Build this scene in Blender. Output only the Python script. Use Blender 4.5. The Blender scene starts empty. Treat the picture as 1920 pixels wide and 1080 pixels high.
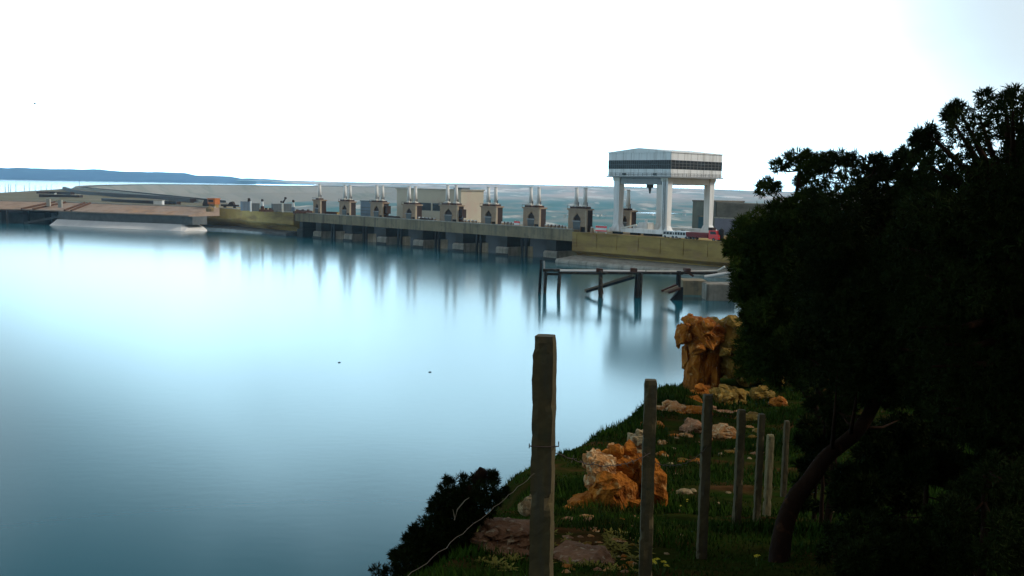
import bpy, bmesh, math, random
import numpy as np
from mathutils import Vector, Matrix, noise
C = bpy.context.scene.collection
R = math.radians
sc = bpy.context.scene
rng = np.random.default_rng(7)
random.seed(7)

# ------------------------------------------------------------------ camera
FPX, H, PITCH, ROLL = 1900.0, 26.0, math.atan(193.2/1900), math.atan(.0185)
F_ = Vector((0, math.cos(PITCH), -math.sin(PITCH)))
U0 = Vector((0, math.sin(PITCH), math.cos(PITCH))); R0 = Vector((1, 0, 0))
R_ = R0*math.cos(ROLL) + U0*math.sin(ROLL)
U_ = U0*math.cos(ROLL) - R0*math.sin(ROLL)
CAM = Vector((0, 0, H))
cd = bpy.data.cameras.new('camera'); cam = bpy.data.objects.new('camera', cd); C.objects.link(cam)
cd.sensor_width = 36; cd.lens = 36*FPX/1920; cd.clip_start = .1; cd.clip_end = 40000
cam.matrix_world = Matrix(((R_.x, U_.x, -F_.x, 0), (R_.y, U_.y, -F_.y, 0), (R_.z, U_.z, -F_.z, H), (0, 0, 0, 1)))
sc.camera = cam
sc.render.resolution_x, sc.render.resolution_y = 1024, 576

def ray(px, py): return F_*FPX + R_*(px-960) + U_*(540-py)
def atz(px, py, z):
    d = ray(px, py); return CAM + d*((z-H)/d.z)
def atD(px, py, D):
    d = ray(px, py); return CAM + d*(D/d.y)
def pix(p):
    v = Vector(p) - CAM; k = FPX/v.dot(F_)
    return 960 + v.dot(R_)*k, 540 - v.dot(U_)*k

# ------------------------------------------------------------------ sky, sun, exposure
SUN_EL, SUN_AZ = R(34), R(93)          # azimuth measured from +Y towards +X
w = bpy.data.worlds.new('World'); sc.world = w; w.use_nodes = True
nt = w.node_tree; N = nt.nodes; L = nt.links; N.clear()
def wn(t, **k):
    n = N.new(t)
    for a, b in k.items(): setattr(n, a, b)
    return n
out = wn('ShaderNodeOutputWorld'); bg = wn('ShaderNodeBackground'); bg.inputs[1].default_value = .1
sky = wn('ShaderNodeTexSky', sky_type='NISHITA', sun_disc=False)
sky.sun_elevation = SUN_EL; sky.sun_rotation = SUN_AZ; sky.air_density = 1.2; sky.dust_density = 2
tc = wn('ShaderNodeTexCoord'); nrm = wn('ShaderNodeVectorMath', operation='NORMALIZE'); L.new(tc.outputs['Generated'], nrm.inputs[0])
sep = wn('ShaderNodeSeparateXYZ'); L.new(nrm.outputs[0], sep.inputs[0])
dot = wn('ShaderNodeVectorMath', operation='DOT_PRODUCT'); L.new(nrm.outputs[0], dot.inputs[0]); dot.inputs[1].default_value = (-.6, .8, 0)
def mr(src, a, b, c, d, smooth=True):
    m = wn('ShaderNodeMapRange'); m.interpolation_type = 'SMOOTHSTEP' if smooth else 'LINEAR'
    L.new(src, m.inputs[0])
    for i, v in enumerate((a, b, c, d)): m.inputs[i+1].default_value = v
    return m.outputs[0]
def mth(op, a, b):
    m = wn('ShaderNodeMath', operation=op)
    for i, v in enumerate((a, b)):
        if isinstance(v, (int, float)): m.inputs[i].default_value = v
        else: L.new(v, m.inputs[i])
    return m.outputs[0]
az = mr(dot.outputs['Value'], -.55, .86, 0, 1)
elv = mr(sep.outputs[2], .17, .41, 1, 0)
mp = wn('ShaderNodeMapping'); mp.inputs['Scale'].default_value = (1, 1, 2.6); L.new(nrm.outputs[0], mp.inputs[0])
nz = wn('ShaderNodeTexNoise'); nz.inputs['Scale'].default_value = 2.6; nz.inputs['Detail'].default_value = 6; nz.inputs['Roughness'].default_value = .55
L.new(mp.outputs[0], nz.inputs['Vector'])
cl = mr(nz.outputs[0], .3, .72, .72, 1.2)
front = mth('MULTIPLY', az, elv)
def darkcloud(azd, eld, width, k):          # a darker bank of cloud in one part of the sky
    d = wn('ShaderNodeVectorMath', operation='DOT_PRODUCT'); L.new(nrm.outputs[0], d.inputs[0])
    a, e = R(azd), R(eld); d.inputs[1].default_value = (math.sin(a)*math.cos(e), math.cos(a)*math.cos(e), math.sin(e))
    return mr(d.outputs['Value'], math.cos(R(width)), math.cos(R(width*.25)), 1, k)
cl = mth('MULTIPLY', cl, darkcloud(-14, 20.5, 3.2, .62)); cl = mth('MULTIPLY', cl, darkcloud(-32, 23, 19, .30))  # out-of-view dark clouds added to darken their reflections in the water
mixc = wn('ShaderNodeMix', data_type='RGBA'); L.new(front, mixc.inputs['Factor'])
mixc.inputs['A'].default_value = (1.9, 1.95, 2.0, 1); mixc.inputs['B'].default_value = (12.8, 19.6, 23.4, 1)
hz_ = mr(sep.outputs[2], .0, .045, 1.9, 1)
mulc = wn('ShaderNodeVectorMath', operation='SCALE'); L.new(mixc.outputs['Result'], mulc.inputs[0]); L.new(mth('MULTIPLY', cl, hz_), mulc.inputs['Scale'])
col = mulc.outputs[0]
for azd, eld, wid, k in ((31, 12, 16, 1.0), (-35, 13, 12, .62)):      # grey cloud banks left and right
    gm = wn('ShaderNodeMix', data_type='RGBA'); inv = mth('SUBTRACT', 1.0, darkcloud(azd, eld, wid, 1-k))
    L.new(inv, gm.inputs['Factor']); L.new(col, gm.inputs['A']); gm.inputs['B'].default_value = (5.2, 6.1, 6.7, 1); col = gm.outputs['Result']
mixs = wn('ShaderNodeMix', data_type='RGBA'); mixs.inputs['Factor'].default_value = .88
L.new(sky.outputs[0], mixs.inputs['A']); L.new(col, mixs.inputs['B'])
L.new(mixs.outputs['Result'], bg.inputs[0]); L.new(bg.outputs[0], out.inputs[0])

sd = bpy.data.lights.new('sun', 'SUN'); so = bpy.data.objects.new('sun', sd); C.objects.link(so)
sd.energy = 1.5; sd.angle = R(10); sd.color = (1, .93, .82)
sv = Vector((math.sin(SUN_AZ)*math.cos(SUN_EL), math.cos(SUN_AZ)*math.cos(SUN_EL), math.sin(SUN_EL)))
so.rotation_euler = (-sv).to_track_quat('-Z', 'Y').to_euler(); so.location = (60, 0, 90)
sc.view_settings.view_transform = 'Standard'; sc.view_settings.look = 'None'
sc.view_settings.exposure = .5; sc.view_settings.gamma = 1
sc.cycles.volume_bounces = 0; sc.cycles.max_bounces = 8

# ------------------------------------------------------------------ materials
def newmat(name):
    m = bpy.data.materials.new(name); m.use_nodes = True
    return m, m.node_tree.nodes, m.node_tree.links, m.node_tree.nodes['Principled BSDF']
def pm(name, c1, c2=None, scale=1.0, rough=.8, bump=0.0, metal=0.0, stretch=(1, 1, 1), c3=None, s3=6.0, f3=(.55, .7), streak=None, spec=.3, coords='Object', bscale=None):
    """two-tone mottled procedural material, with an optional third tone in blotches and optional run-down stains"""
    m, n, l, b = newmat(name)
    b.inputs['Roughness'].default_value = rough; b.inputs['Metallic'].default_value = metal
    b.inputs['Specular IOR Level'].default_value = spec
    t = n.new('ShaderNodeTexCoord'); mp = n.new('ShaderNodeMapping'); mp.inputs['Scale'].default_value = stretch
    l.new(t.outputs[coords], mp.inputs[0])
    def tone(sc_, lo, hi, vec=None, det=6):
        z = n.new('ShaderNodeTexNoise'); z.inputs['Scale'].default_value = sc_; z.inputs['Detail'].default_value = det
        z.inputs['Roughness'].default_value = .62
        l.new(vec or mp.outputs[0], z.inputs['Vector'])
        r = n.new('ShaderNodeMapRange'); r.inputs[1].default_value = lo; r.inputs[2].default_value = hi
        l.new(z.outputs[0], r.inputs[0]); return r.outputs[0], z
    def mix(fac, A, B):
        x = n.new('ShaderNodeMix'); x.data_type = 'RGBA'; l.new(fac, x.inputs['Factor'])
        for k, v in (('A', A), ('B', B)):
            if isinstance(v, tuple): x.inputs[k].default_value = (*v, 1)
            else: l.new(v, x.inputs[k])
        return x.outputs['Result']
    c2 = c2 or tuple(x*.7 for x in c1)
    f, z = tone(scale, .32, .68); col = mix(f, c1, c2)
    if c3: f, _ = tone(s3, *f3); col = mix(f, col, c3)
    if streak:
        ms = n.new('ShaderNodeMapping'); ms.inputs['Scale'].default_value = streak[1]; l.new(t.outputs[coords], ms.inputs[0])
        f, _ = tone(1.0, .48, .72, ms.outputs[0]); col = mix(f, col, streak[0])
    l.new(col, b.inputs['Base Color'])
    if bump:
        zb = n.new('ShaderNodeTexNoise'); zb.inputs['Scale'].default_value = bscale or scale*4; zb.inputs['Detail'].default_value = 8
        l.new(mp.outputs[0], zb.inputs['Vector'])
        bp = n.new('ShaderNodeBump'); bp.inputs['Strength'].default_value = 1; bp.inputs['Distance'].default_value = bump
        l.new(zb.outputs[0], bp.inputs['Height']); l.new(bp.outputs[0], b.inputs['Normal'])
    return m
M = {}
M['grey_conc'] = pm('weathered_grey_concrete', (.33, .27, .165), (.22, .18, .11), .12, .9, .05, c3=(.15, .13, .085), s3=.35, streak=((.11, .10, .075), (.5, .5, .03)))
M['yellow_conc'] = pm('yellow_stained_concrete', (.43, .30, .095), (.31, .21, .062), .16, .9, .05, c3=(.34, .21, .10), s3=.3, streak=((.17, .10, .045), (.05, .05, .30)))
M['pale_conc'] = pm('pale_concrete', (.50, .47, .40), (.30, .28, .23), .3, .85, .03, streak=((.25, .24, .2), (.6, .6, .05)))
M['pierconc'] = pm('stained_pier_concrete', (.36, .33, .27), (.18, .165, .13), .3, .85, .03, streak=((.12, .115, .09), (.6, .6, .05)))
M['wet_shade_conc'] = pm('wet_shaded_concrete', (.030, .030, .026), (.016, .017, .016), .4, .7, .03)  # wet at the waterline; on the corbels it paints the shade
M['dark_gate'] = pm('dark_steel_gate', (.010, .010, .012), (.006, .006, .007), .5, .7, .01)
M['tan'] = pm('tan_tower_plaster', (.40, .30, .20), (.31, .22, .15), .5, .85, .02, c3=(.22, .15, .1), s3=.8)
M['rust'] = pm('rust_brown_steel', (.09, .035, .018), (.05, .02, .012), .9, .75, .02, c3=(.14, .05, .02), s3=2)
M['dkbrown'] = pm('dark_brown_steel', (.045, .024, .018), (.028, .016, .013), .6, .7, .01)
M['stonepost'] = pm('pale_tan_corner', (.50, .42, .30), (.42, .34, .24), .5, .85)
M['pipewhite'] = pm('white_painted_pipe', (.82, .81, .78), (.72, .71, .67), .6, .5)
M['white'] = pm('white_painted_steel', (.84, .86, .86), (.79, .82, .82), .12, .5, streak=((.55, .56, .54), (.5, .5, .05)), spec=.4)
M['cream'] = pm('cream_painted_steel', (.72, .70, .62), (.62, .6, .52), .3, .6)
M['glass'] = pm('dark_window_glass', (.012, .015, .018), (.02, .023, .026), .6, .3, spec=.18)
M['grille'] = pm('grey_glazing_bar', (.20, .21, .21), None, 1, .6)
M['girdergrey'] = pm('grey_girder_steel', (.32, .34, .34), (.25, .26, .27), .4, .6)  # one even grey for girders, sills and lids
M['beige'] = pm('beige_building_plaster', (.55, .50, .385), (.48, .42, .33), .08, .9, .03, c3=(.52, .40, .32), s3=.1)
M['bluegrey'] = pm('blue_grey_cladding', (.16, .22, .29), (.12, .17, .22), .3, .6)
M['slategrey'] = pm('slate_grey_panel', (.13, .155, .16), (.09, .11, .12), .3, .7)
M['olivegrey'] = pm('olive_grey_concrete', (.19, .18, .145), (.14, .13, .105), .15, .9, .03, streak=((.08, .075, .06), (.12, .12, .25)))
M['lavender'] = pm('lavender_grey_panel', (.22, .22, .28), (.17, .17, .21), .2, .8)
M['greenconc'] = pm('greenish_concrete', (.21, .23, .20), (.13, .15, .13), .15, .9, .03, streak=((.08, .09, .09), (.3, .3, .05)))
M['teal'] = pm('teal_painted_door', (.02, .10, .14), (.015, .06, .08), .5, .5)
M['slab'] = pm('brown_concrete_slab', (.43, .325, .255), (.36, .26, .19), .07, .9, .03, c3=(.50, .30, .17), s3=.06, f3=(.56, .7), streak=((.27, .19, .14), (.15, .15, .5)))
M['whiteapron'] = pm('bleached_white_concrete', (.84, .83, .80), (.72, .71, .69), .12, .8, .02)
M['shore_grey'] = pm('grey_stone_shore_wall', (.16, .17, .17), (.10, .11, .11), .3, .9, .05)
M['railbrown'] = pm('rusty_brown_rail', (.15, .07, .035), (.09, .045, .025), .5, .8)
M['orange'] = pm('orange_paint', (.62, .19, .04), (.5, .15, .04), .8, .6)
M['red'] = pm('bright_red_paint', (.80, .012, .010), (.7, .010, .01), .6, .35, spec=.5)
M['dkred'] = pm('dark_red_paint', (.22, .012, .010), (.15, .01, .01), .6, .5)
M['black'] = pm('black_rubber', (.015, .015, .016), None, 2, .8)
M['carwhite'] = pm('white_car_paint', (.78, .79, .78), (.72, .73, .72), .6, .3, spec=.5)
M['earthdam'] = pm('grey_gravel_slope', (.335, .315, .265), (.26, .25, .205), .004, .95, .3, c3=(.19, .205, .14), s3=.011, f3=(.5, .68), bscale=.2)
M['terrace'] = pm('olive_brown_earth', (.20, .165, .09), (.13, .12, .06), .02, .95, .3, c3=(.27, .21, .13), s3=.03, bscale=.3)
M['road'] = pm('dark_asphalt', (.055, .055, .05), (.04, .04, .038), .05, .9)
M['kerb'] = pm('pale_kerb_stone', (.45, .43, .37), (.35, .33, .28), .1, .9)
M['hillblue'] = pm('haze_blue_hill', (.05, .14, .34), (.035, .11, .28), .003, .95, c3=(.08, .19, .36), s3=.006)  # distance haze painted in as a bluer base colour
M['postconc'] = pm('mossy_post_concrete', (.090, .068, .028), (.044, .035, .015), 5, .95, .006, c3=(.04, .042, .02), s3=9, streak=((.05, .045, .03), (18, 18, 1.5)), bscale=30)
M['postpale'] = pm('pale_post_concrete', (.17, .145, .07), (.12, .10, .05), 5, .95, .006, bscale=30)
M['wire'] = pm('rusty_fence_wire', (.06, .04, .03), None, 20, .7)
M['wirepale'] = pm('dull_grey_wire', (.07, .06, .045), None, 20, .7)
M['drywood'] = pm('bleached_dry_wood', (.30, .25, .18), (.2, .16, .11), 8, .9, .004)
M['bark'] = pm('pine_bark', (.022, .012, .007), (.010, .006, .004), 3, .95, .02, stretch=(1, 1, .35), c3=(.045, .020, .009), s3=6, spec=.03)
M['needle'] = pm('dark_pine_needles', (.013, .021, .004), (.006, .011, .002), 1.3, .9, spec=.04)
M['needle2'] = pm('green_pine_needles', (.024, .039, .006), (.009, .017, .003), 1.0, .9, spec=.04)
M['needle_lit'] = pm('sunlit_olive_needles', (.050, .072, .010), (.014, .026, .004), 1.2, .9, spec=.04)  # lit foliage painted in as a lighter olive tone
M['grassmat'] = pm('dark_green_grass', (.027, .060, .006), (.012, .028, .004), .5, .9, c3=(.04, .034, .008), s3=.35, f3=(.56, .7), spec=.03)
M['rock'] = pm('orange_limestone', (.44, .155, .020), (.15, .040, .006), 1.6, .95, .10, c3=(.50, .30, .11), s3=4.2, f3=(.58, .70), bscale=9, spec=.1)
M['rocky'] = pm('lichen_yellow_limestone', (.26, .15, .028), (.09, .058, .012), 1.5, .95, .10, c3=(.34, .24, .07), s3=3.4, f3=(.54, .66), bscale=6, spec=.1)
M['rockpale'] = pm('pale_orange_limestone', (.46, .24, .09), (.28, .11, .03), 3, .95, .06, c3=(.56, .42, .24), s3=7, f3=(.5, .64), bscale=14, spec=.1)
M['rockpink'] = pm('pinkish_weathered_rock', (.30, .16, .085), (.12, .055, .025), 4, .95, .05, c3=(.38, .29, .18), s3=9, f3=(.55, .66), bscale=18, spec=.1)
M['stone'] = pm('pale_field_stone', (.30, .22, .11), (.18, .12, .055), 3, .95, .02, c3=(.40, .33, .20), s3=6, bscale=14)
M['petal'] = pm('yellow_petal', (.60, .50, .03), (.5, .42, .03), 3, .7)
M['weedleaf'] = pm('yellow_green_leaf', (.26, .22, .045), (.12, .12, .025), 9, .8, spec=.1)
M['stem'] = pm('plant_stem', (.05, .09, .02), None, 3, .8)
M['bird'] = pm('dark_feather', (.03, .03, .035), None, 3, .8)
M['plaster'] = pm('white_house_plaster', (.75, .73, .68), (.65, .63, .58), .2, .9)
M['debris'] = pm('weathered_pile_timber', (.05, .04, .03), (.028, .023, .018), .9, .9, .03, c3=(.16, .13, .09), s3=1.2)

# ground beside the fence
def ground_mat():
    m, n, l, b = newmat('grassy_rocky_ground'); b.inputs['Roughness'].default_value = 1; b.inputs['Specular IOR Level'].default_value = 0
    t = n.new('ShaderNodeTexCoord'); g = n.new('ShaderNodeNewGeometry'); sp = n.new('ShaderNodeSeparateXYZ'); l.new(g.outputs['Normal'], sp.inputs[0])
    def nz(s, lo, hi):
        z = n.new('ShaderNodeTexNoise'); z.inputs['Scale'].default_value = s; z.inputs['Detail'].default_value = 7; l.new(t.outputs['Object'], z.inputs['Vector'])
        r = n.new('ShaderNodeMapRange'); r.inputs[1].default_value = lo; r.inputs[2].default_value = hi; l.new(z.outputs[0], r.inputs[0]); return r.outputs[0]
    def mix(f, A, B):
        x = n.new('ShaderNodeMix'); x.data_type = 'RGBA'; l.new(f, x.inputs['Factor'])
        for k, v in (('A', A), ('B', B)):
            if isinstance(v, tuple): x.inputs[k].default_value = (*v, 1)
            else: l.new(v, x.inputs[k])
        return x.outputs['Result']
    grass = mix(nz(.9, .35, .65), (.013, .027, .004), (.024, .025, .006))
    soil = mix(nz(2.0, .35, .65), (.035, .017, .006), (.07, .036, .014))
    a = mix(nz(.55, .50, .64), grass, soil)
    st = n.new('ShaderNodeMapRange'); st.inputs[1].default_value = .42; st.inputs[2].default_value = .2; l.new(sp.outputs[2], st.inputs[0])
    rock = mix(nz(1.2, .4, .6), (.20, .12, .05), (.06, .065, .02))
    l.new(mix(st.outputs[0], a, rock), b.inputs['Base Color'])
    z = n.new('ShaderNodeTexNoise'); z.inputs['Scale'].default_value = 6; z.inputs['Detail'].default_value = 8; l.new(t.outputs['Object'], z.inputs['Vector'])
    bp = n.new('ShaderNodeBump'); bp.inputs['Distance'].default_value = .08; l.new(z.outputs[0], bp.inputs['Height']); l.new(bp.outputs[0], b.inputs['Normal'])
    return m
M['ground'] = ground_mat()

def water_mat():
    m, n, l, b = newmat('calm_teal_water')
    b.inputs['Roughness'].default_value = .13; b.inputs['IOR'].default_value = 1.5; b.inputs['Specular IOR Level'].default_value = .5
    t = n.new('ShaderNodeTexCoord'); mp = n.new('ShaderNodeMapping'); l.new(t.outputs['Object'], mp.inputs[0]); mp.inputs['Scale'].default_value = (.012, .02, 1)
    z = n.new('ShaderNodeTexNoise'); z.inputs['Scale'].default_value = 1; z.inputs['Detail'].default_value = 3; l.new(mp.outputs[0], z.inputs['Vector'])
    x = n.new('ShaderNodeMix'); x.data_type = 'RGBA'; l.new(z.outputs[0], x.inputs['Factor'])
    x.inputs['A'].default_value = (.004, .090, .140, 1); x.inputs['B'].default_value = (.008, .125, .165, 1)
    l.new(x.outputs['Result'], b.inputs['Base Color'])
    m2 = n.new('ShaderNodeMapping'); l.new(t.outputs['Object'], m2.inputs[0]); m2.inputs['Scale'].default_value = (.5, .9, 1)
    z2 = n.new('ShaderNodeTexNoise'); z2.inputs['Scale'].default_value = 1; z2.inputs['Detail'].default_value = 4; l.new(m2.outputs[0], z2.inputs['Vector'])
    bp = n.new('ShaderNodeBump'); bp.inputs['Strength'].default_value = 1; bp.inputs['Distance'].default_value = .0035
    l.new(z2.outputs[0], bp.inputs['Height']); l.new(bp.outputs[0], b.inputs['Normal'])
    return m
M['water'] = water_mat()

def valley_mat():
    m, n, l, b = newmat('valley_fields'); b.inputs['Roughness'].default_value = 1; b.inputs['Specular IOR Level'].default_value = .05
    t = n.new('ShaderNodeTexCoord')
    def nz(sx, sy, lo, hi, det=5, seed=0):
        mp = n.new('ShaderNodeMapping'); mp.inputs['Scale'].default_value = (sx, sy, .001); mp.inputs['Location'].default_value = (seed, seed*2, 0)
        l.new(t.outputs['Object'], mp.inputs[0])
        z = n.new('ShaderNodeTexNoise'); z.inputs['Scale'].default_value = 1; z.inputs['Detail'].default_value = det; l.new(mp.outputs[0], z.inputs['Vector'])
        r = n.new('ShaderNodeMapRange'); r.inputs[1].default_value = lo; r.inputs[2].default_value = hi; l.new(z.outputs[0], r.inputs[0]); return r.outputs[0]
    def mix(f, A, B):
        x = n.new('ShaderNodeMix'); x.data_type = 'RGBA'; l.new(f, x.inputs['Factor'])
        for k, v in (('A', A), ('B', B)):
            if isinstance(v, tuple): x.inputs[k].default_value = (*v, 1)
            else: l.new(v, x.inputs[k])
        return x.outputs['Result']
    sp = n.new('ShaderNodeSeparateXYZ'); l.new(t.outputs['Object'], sp.inputs[0])
    hi_ = n.new('ShaderNodeMapRange'); hi_.inputs[1].default_value = -38; hi_.inputs[2].default_value = -12; l.new(sp.outputs[2], hi_.inputs[0])
    plain = mix(nz(.010, .004, .42, .6), (.09, .22, .21), (.27, .28, .25))
    plain = mix(nz(.012, .002, .58, .66, 4, 5), plain, (.60, .56, .48))
    slope = mix(nz(.005, .002, .4, .6, 6, 9), (.66, .56, .52), (.33, .42, .42))
    slope = mix(nz(.0075, .003, .56, .62, 6, 3), slope, (.85, .80, .75))
    l.new(mix(hi_.outputs[0], plain, slope), b.inputs['Base Color'])
    return m
M['valley'] = valley_mat()

# ------------------------------------------------------------------ mesh helpers
class MB:
    def __init__(s): s.v = []; s.f = []
    def add(s, vs, fs):
        o = len(s.v); s.v += [tuple(v) for v in vs]; s.f += [tuple(i+o for i in f) for f in fs]; return s
    def box(s, x0, y0, z0, x1, y1, z1):
        vs = [(x, y, z) for z in (z0, z1) for x, y in ((x0, y0), (x1, y0), (x1, y1), (x0, y1))]
        return s.add(vs, [(3, 2, 1, 0), (4, 5, 6, 7), (0, 1, 5, 4), (1, 2, 6, 5), (2, 3, 7, 6), (3, 0, 4, 7)])
    def taper(s, x0, y0, z0, x1, y1, z1, k):   # box whose top is scaled by k about its centre
        cx, cy = (x0+x1)/2, (y0+y1)/2
        vs = [(x, y, z0) for x, y in ((x0, y0), (x1, y0), (x1, y1), (x0, y1))]
        vs += [(cx+(x-cx)*k, cy+(y-cy)*k, z1) for x, y, _ in vs]
        return s.add(vs, [(3, 2, 1, 0), (4, 5, 6, 7), (0, 1, 5, 4), (1, 2, 6, 5), (2, 3, 7, 6), (3, 0, 4, 7)])
    def prism(s, poly, y0, y1):                # polygon in (x, z) pushed along y
        k = len(poly)
        vs = [(x, y0, z) for x, z in poly] + [(x, y1, z) for x, z in poly]
        fs = [tuple(range(k)), tuple(range(2*k-1, k-1, -1))] + [(i+k, (i+1) % k+k, (i+1) % k, i) for i in range(k)]
        return s.add(vs, fs)
    def prismx(s, poly, x0, x1):               # polygon in (y, z) pushed along x
        k = len(poly)
        vs = [(x0, y, z) for y, z in poly] + [(x1, y, z) for y, z in poly]
        fs = [tuple(range(k)), tuple(range(2*k-1, k-1, -1))] + [(i+k, (i+1) % k+k, (i+1) % k, i) for i in range(k)]
        return s.add(vs, fs)
    def tube(s, pts, rad, seg=8):
        pts = [Vector(p) for p in pts]
        if not isinstance(rad, (list, tuple)): rad = [rad]*len(pts)
        vs = []; fs = []
        for i, p in enumerate(pts):
            d = (pts[min(i+1, len(pts)-1)] - pts[max(i-1, 0)]).normalized()
            a = d.cross(Vector((0, 0, 1)) if abs(d.z) < .9 else Vector((1, 0, 0))).normalized(); b = d.cross(a)
            vs += [p + (a*math.cos(t) + b*math.sin(t))*rad[i] for t in [2*math.pi*j/seg for j in range(seg)]]
        for i in range(len(pts)-1):
            for j in range(seg):
                fs.append((i*seg+j, i*seg+(j+1) % seg, (i+1)*seg+(j+1) % seg, (i+1)*seg+j))
        fs += [tuple(range(seg-1, -1, -1)), tuple(range((len(pts)-1)*seg, len(pts)*seg))]
        return s.add(vs, fs)
    def bar(s, a, b, wx, wz):
        a = Vector(a); b = Vector(b); d = (b-a).normalized()
        u = d.cross(Vector((0, 0, 1)) if abs(d.z) < .95 else Vector((1, 0, 0))).normalized(); v = u.cross(d)
        vs = [p + u*i*wx/2 + v*j*wz/2 for p in (a, b) for i, j in ((-1, -1), (1, -1), (1, 1), (-1, 1))]
        return s.add(vs, [(0, 1, 2, 3), (7, 6, 5, 4), (4, 5, 1, 0), (5, 6, 2, 1), (6, 7, 3, 2), (7, 4, 0, 3)])
    def build(s, name, mat, parent=None, smooth=False, bevel=0):
        me = bpy.data.meshes.new(name); me.from_pydata(s.v, [], s.f); me.update()
        return link(name, me, mat, parent, smooth, bevel)
def link(name, me, mat, parent=None, smooth=False, bevel=0, fixn=True):
    if fixn:
        bm = bmesh.new(); bm.from_mesh(me); bmesh.ops.recalc_face_normals(bm, faces=bm.faces)
        if bevel: bmesh.ops.bevel(bm, geom=[e for e in bm.edges if e.is_manifold and e.calc_face_angle(0) > .6], offset=bevel, segments=2, affect='EDGES', clamp_overlap=True)
        bm.to_mesh(me); bm.free()
    if smooth: me.polygons.foreach_set('use_smooth', [True]*len(me.polygons))
    o = bpy.data.objects.new(name, me); C.objects.link(o); me.materials.append(M[mat] if isinstance(mat, str) else mat)
    if parent: o.parent = parent
    return o
def tag(o, label=None, cat=None, group=None, kind=None):
    for k, v in (('label', label), ('category', cat), ('group', group), ('kind', kind)):
        if v: o[k] = v
    return o
def thing(name, label, cat, loc=(0, 0, 0), rz=0, group=None):
    o = bpy.data.objects.new(name, None); C.objects.link(o); o.location = loc; o.rotation_euler = (0, 0, rz); o.empty_display_size = .5
    return tag(o, label, cat, group)
KIDS = {}
def copy_tree(o, loc=None, rz=None, label=None, parent=None):
    c = o.copy(); C.objects.link(c)
    if parent: c.parent = parent
    if loc is not None: c.location = loc
    if rz is not None: c.rotation_euler = (0, 0, rz)
    if label: c['label'] = label
    for ch in list(o.children): copy_tree(ch, parent=c)
    return c
def npmesh(name, V, F3, mat, parent=None):
    me = bpy.data.meshes.new(name); V = np.asarray(V, np.float32); F3 = np.asarray(F3, np.int32); k = F3.shape[1]
    me.vertices.add(len(V)); me.vertices.foreach_set('co', V.ravel())
    me.loops.add(F3.size); me.loops.foreach_set('vertex_index', F3.ravel())
    me.polygons.add(len(F3)); me.polygons.foreach_set('loop_start', np.arange(0, F3.size, k, dtype=np.int32))
    me.polygons.foreach_set('loop_total', np.full(len(F3), k, np.int32)); me.update(calc_edges=True)
    return link(name, me, mat, parent, fixn=False)
def grid_faces(nx, ny):
    i = np.arange(ny-1)[:, None]*nx + np.arange(nx-1)[None, :]
    return np.stack([i, i+1, i+nx+1, i+nx], -1).reshape(-1, 4)
def fbm(X, Y, s, oct=4, seed=0):
    r = np.random.default_rng(seed); o = np.zeros_like(X, float); a = 1.0
    for k in range(oct):
        for _ in range(5):
            th = r.uniform(0, 2*math.pi); f = s*2**k*r.uniform(.7, 1.3)
            o += a*.45*np.sin((X*math.cos(th)+Y*math.sin(th))*f + r.uniform(0, 6.28))
        a *= .5
    return o
def swept(name, line, prof, mat, parent=None, side=1):
    """sweep a closed (offset, z) profile along a plan polyline; offset is positive to the left of travel * side"""
    P = [Vector((p[0], p[1], 0)) for p in line]; vs = []
    for i, p in enumerate(P):
        d = (P[min(i+1, len(P)-1)]-P[max(i-1, 0)]).normalized(); n_ = Vector((-d.y, d.x, 0))*side
        pr = prof(i/(len(P)-1)) if callable(prof) else prof; k = len(pr)
        vs += [p + n_*o + Vector((0, 0, z)) for o, z in pr]
    fs = []
    for i in range(len(P)-1):
        for j in range(k):
            fs.append((i*k+j, i*k+(j+1) % k, (i+1)*k+(j+1) % k, (i+1)*k+j))
    fs += [tuple(range(k)), tuple(range(len(P)*k-1, (len(P)-1)*k-1, -1))]
    return MB().add(vs, fs).build(name, mat, parent)
def smoothline(pts, n=8):
    pts = [Vector(p) for p in pts]; out = []
    for i in range(len(pts)-1):
        a, b, c, d = pts[max(i-1, 0)], pts[i], pts[i+1], pts[min(i+2, len(pts)-1)]
        for j in range(n):
            t = j/n
            out.append(.5*((2*b)+(c-a)*t+(2*a-5*b+4*c-d)*t*t+(3*b-a-3*c+d)*t**3))
    return out+[pts[-1]]

# ------------------------------------------------------------------ water, valley, hills
WZ = -1.0
def plane(name, poly, z, mat):
    return tag(MB().add([(x, y, z) for x, y in poly], [tuple(range(len(poly)))]).build(name, mat), kind='structure')

P2 = atz(600, 442, 0); P1 = atz(1033, 481, 0)
T_ = (P1-P2); T_.z = 0; DL = T_.length; T_.normalize(); Wd = Vector((-T_.y, T_.x, 0))
ANG = math.atan2(T_.y, T_.x)
def dam(s, w_, z): return Vector((P2.x, P2.y, 0)) + T_*s + Wd*w_ + Vector((0, 0, z))
def s_at(px, w_=0, z=9):                # distance along the dam line where it appears at picture column px
    lo, hi = -300, 400
    for _ in range(60):
        m = (lo+hi)/2
        if pix(dam(m, w_, z))[0] < px: lo = m
        else: hi = m
    return lo

crest_px = [(400, 380), (300, 369), (220, 360), (165, 354.5), (150, 351.5), (165, 349.5), (210, 347.7), (300, 346.6), (450, 347.6), (600, 349.3), (760, 351.5)]
CZ = 10.5
crest = smoothline([atz(x, y, CZ) for x, y in crest_px])
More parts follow.
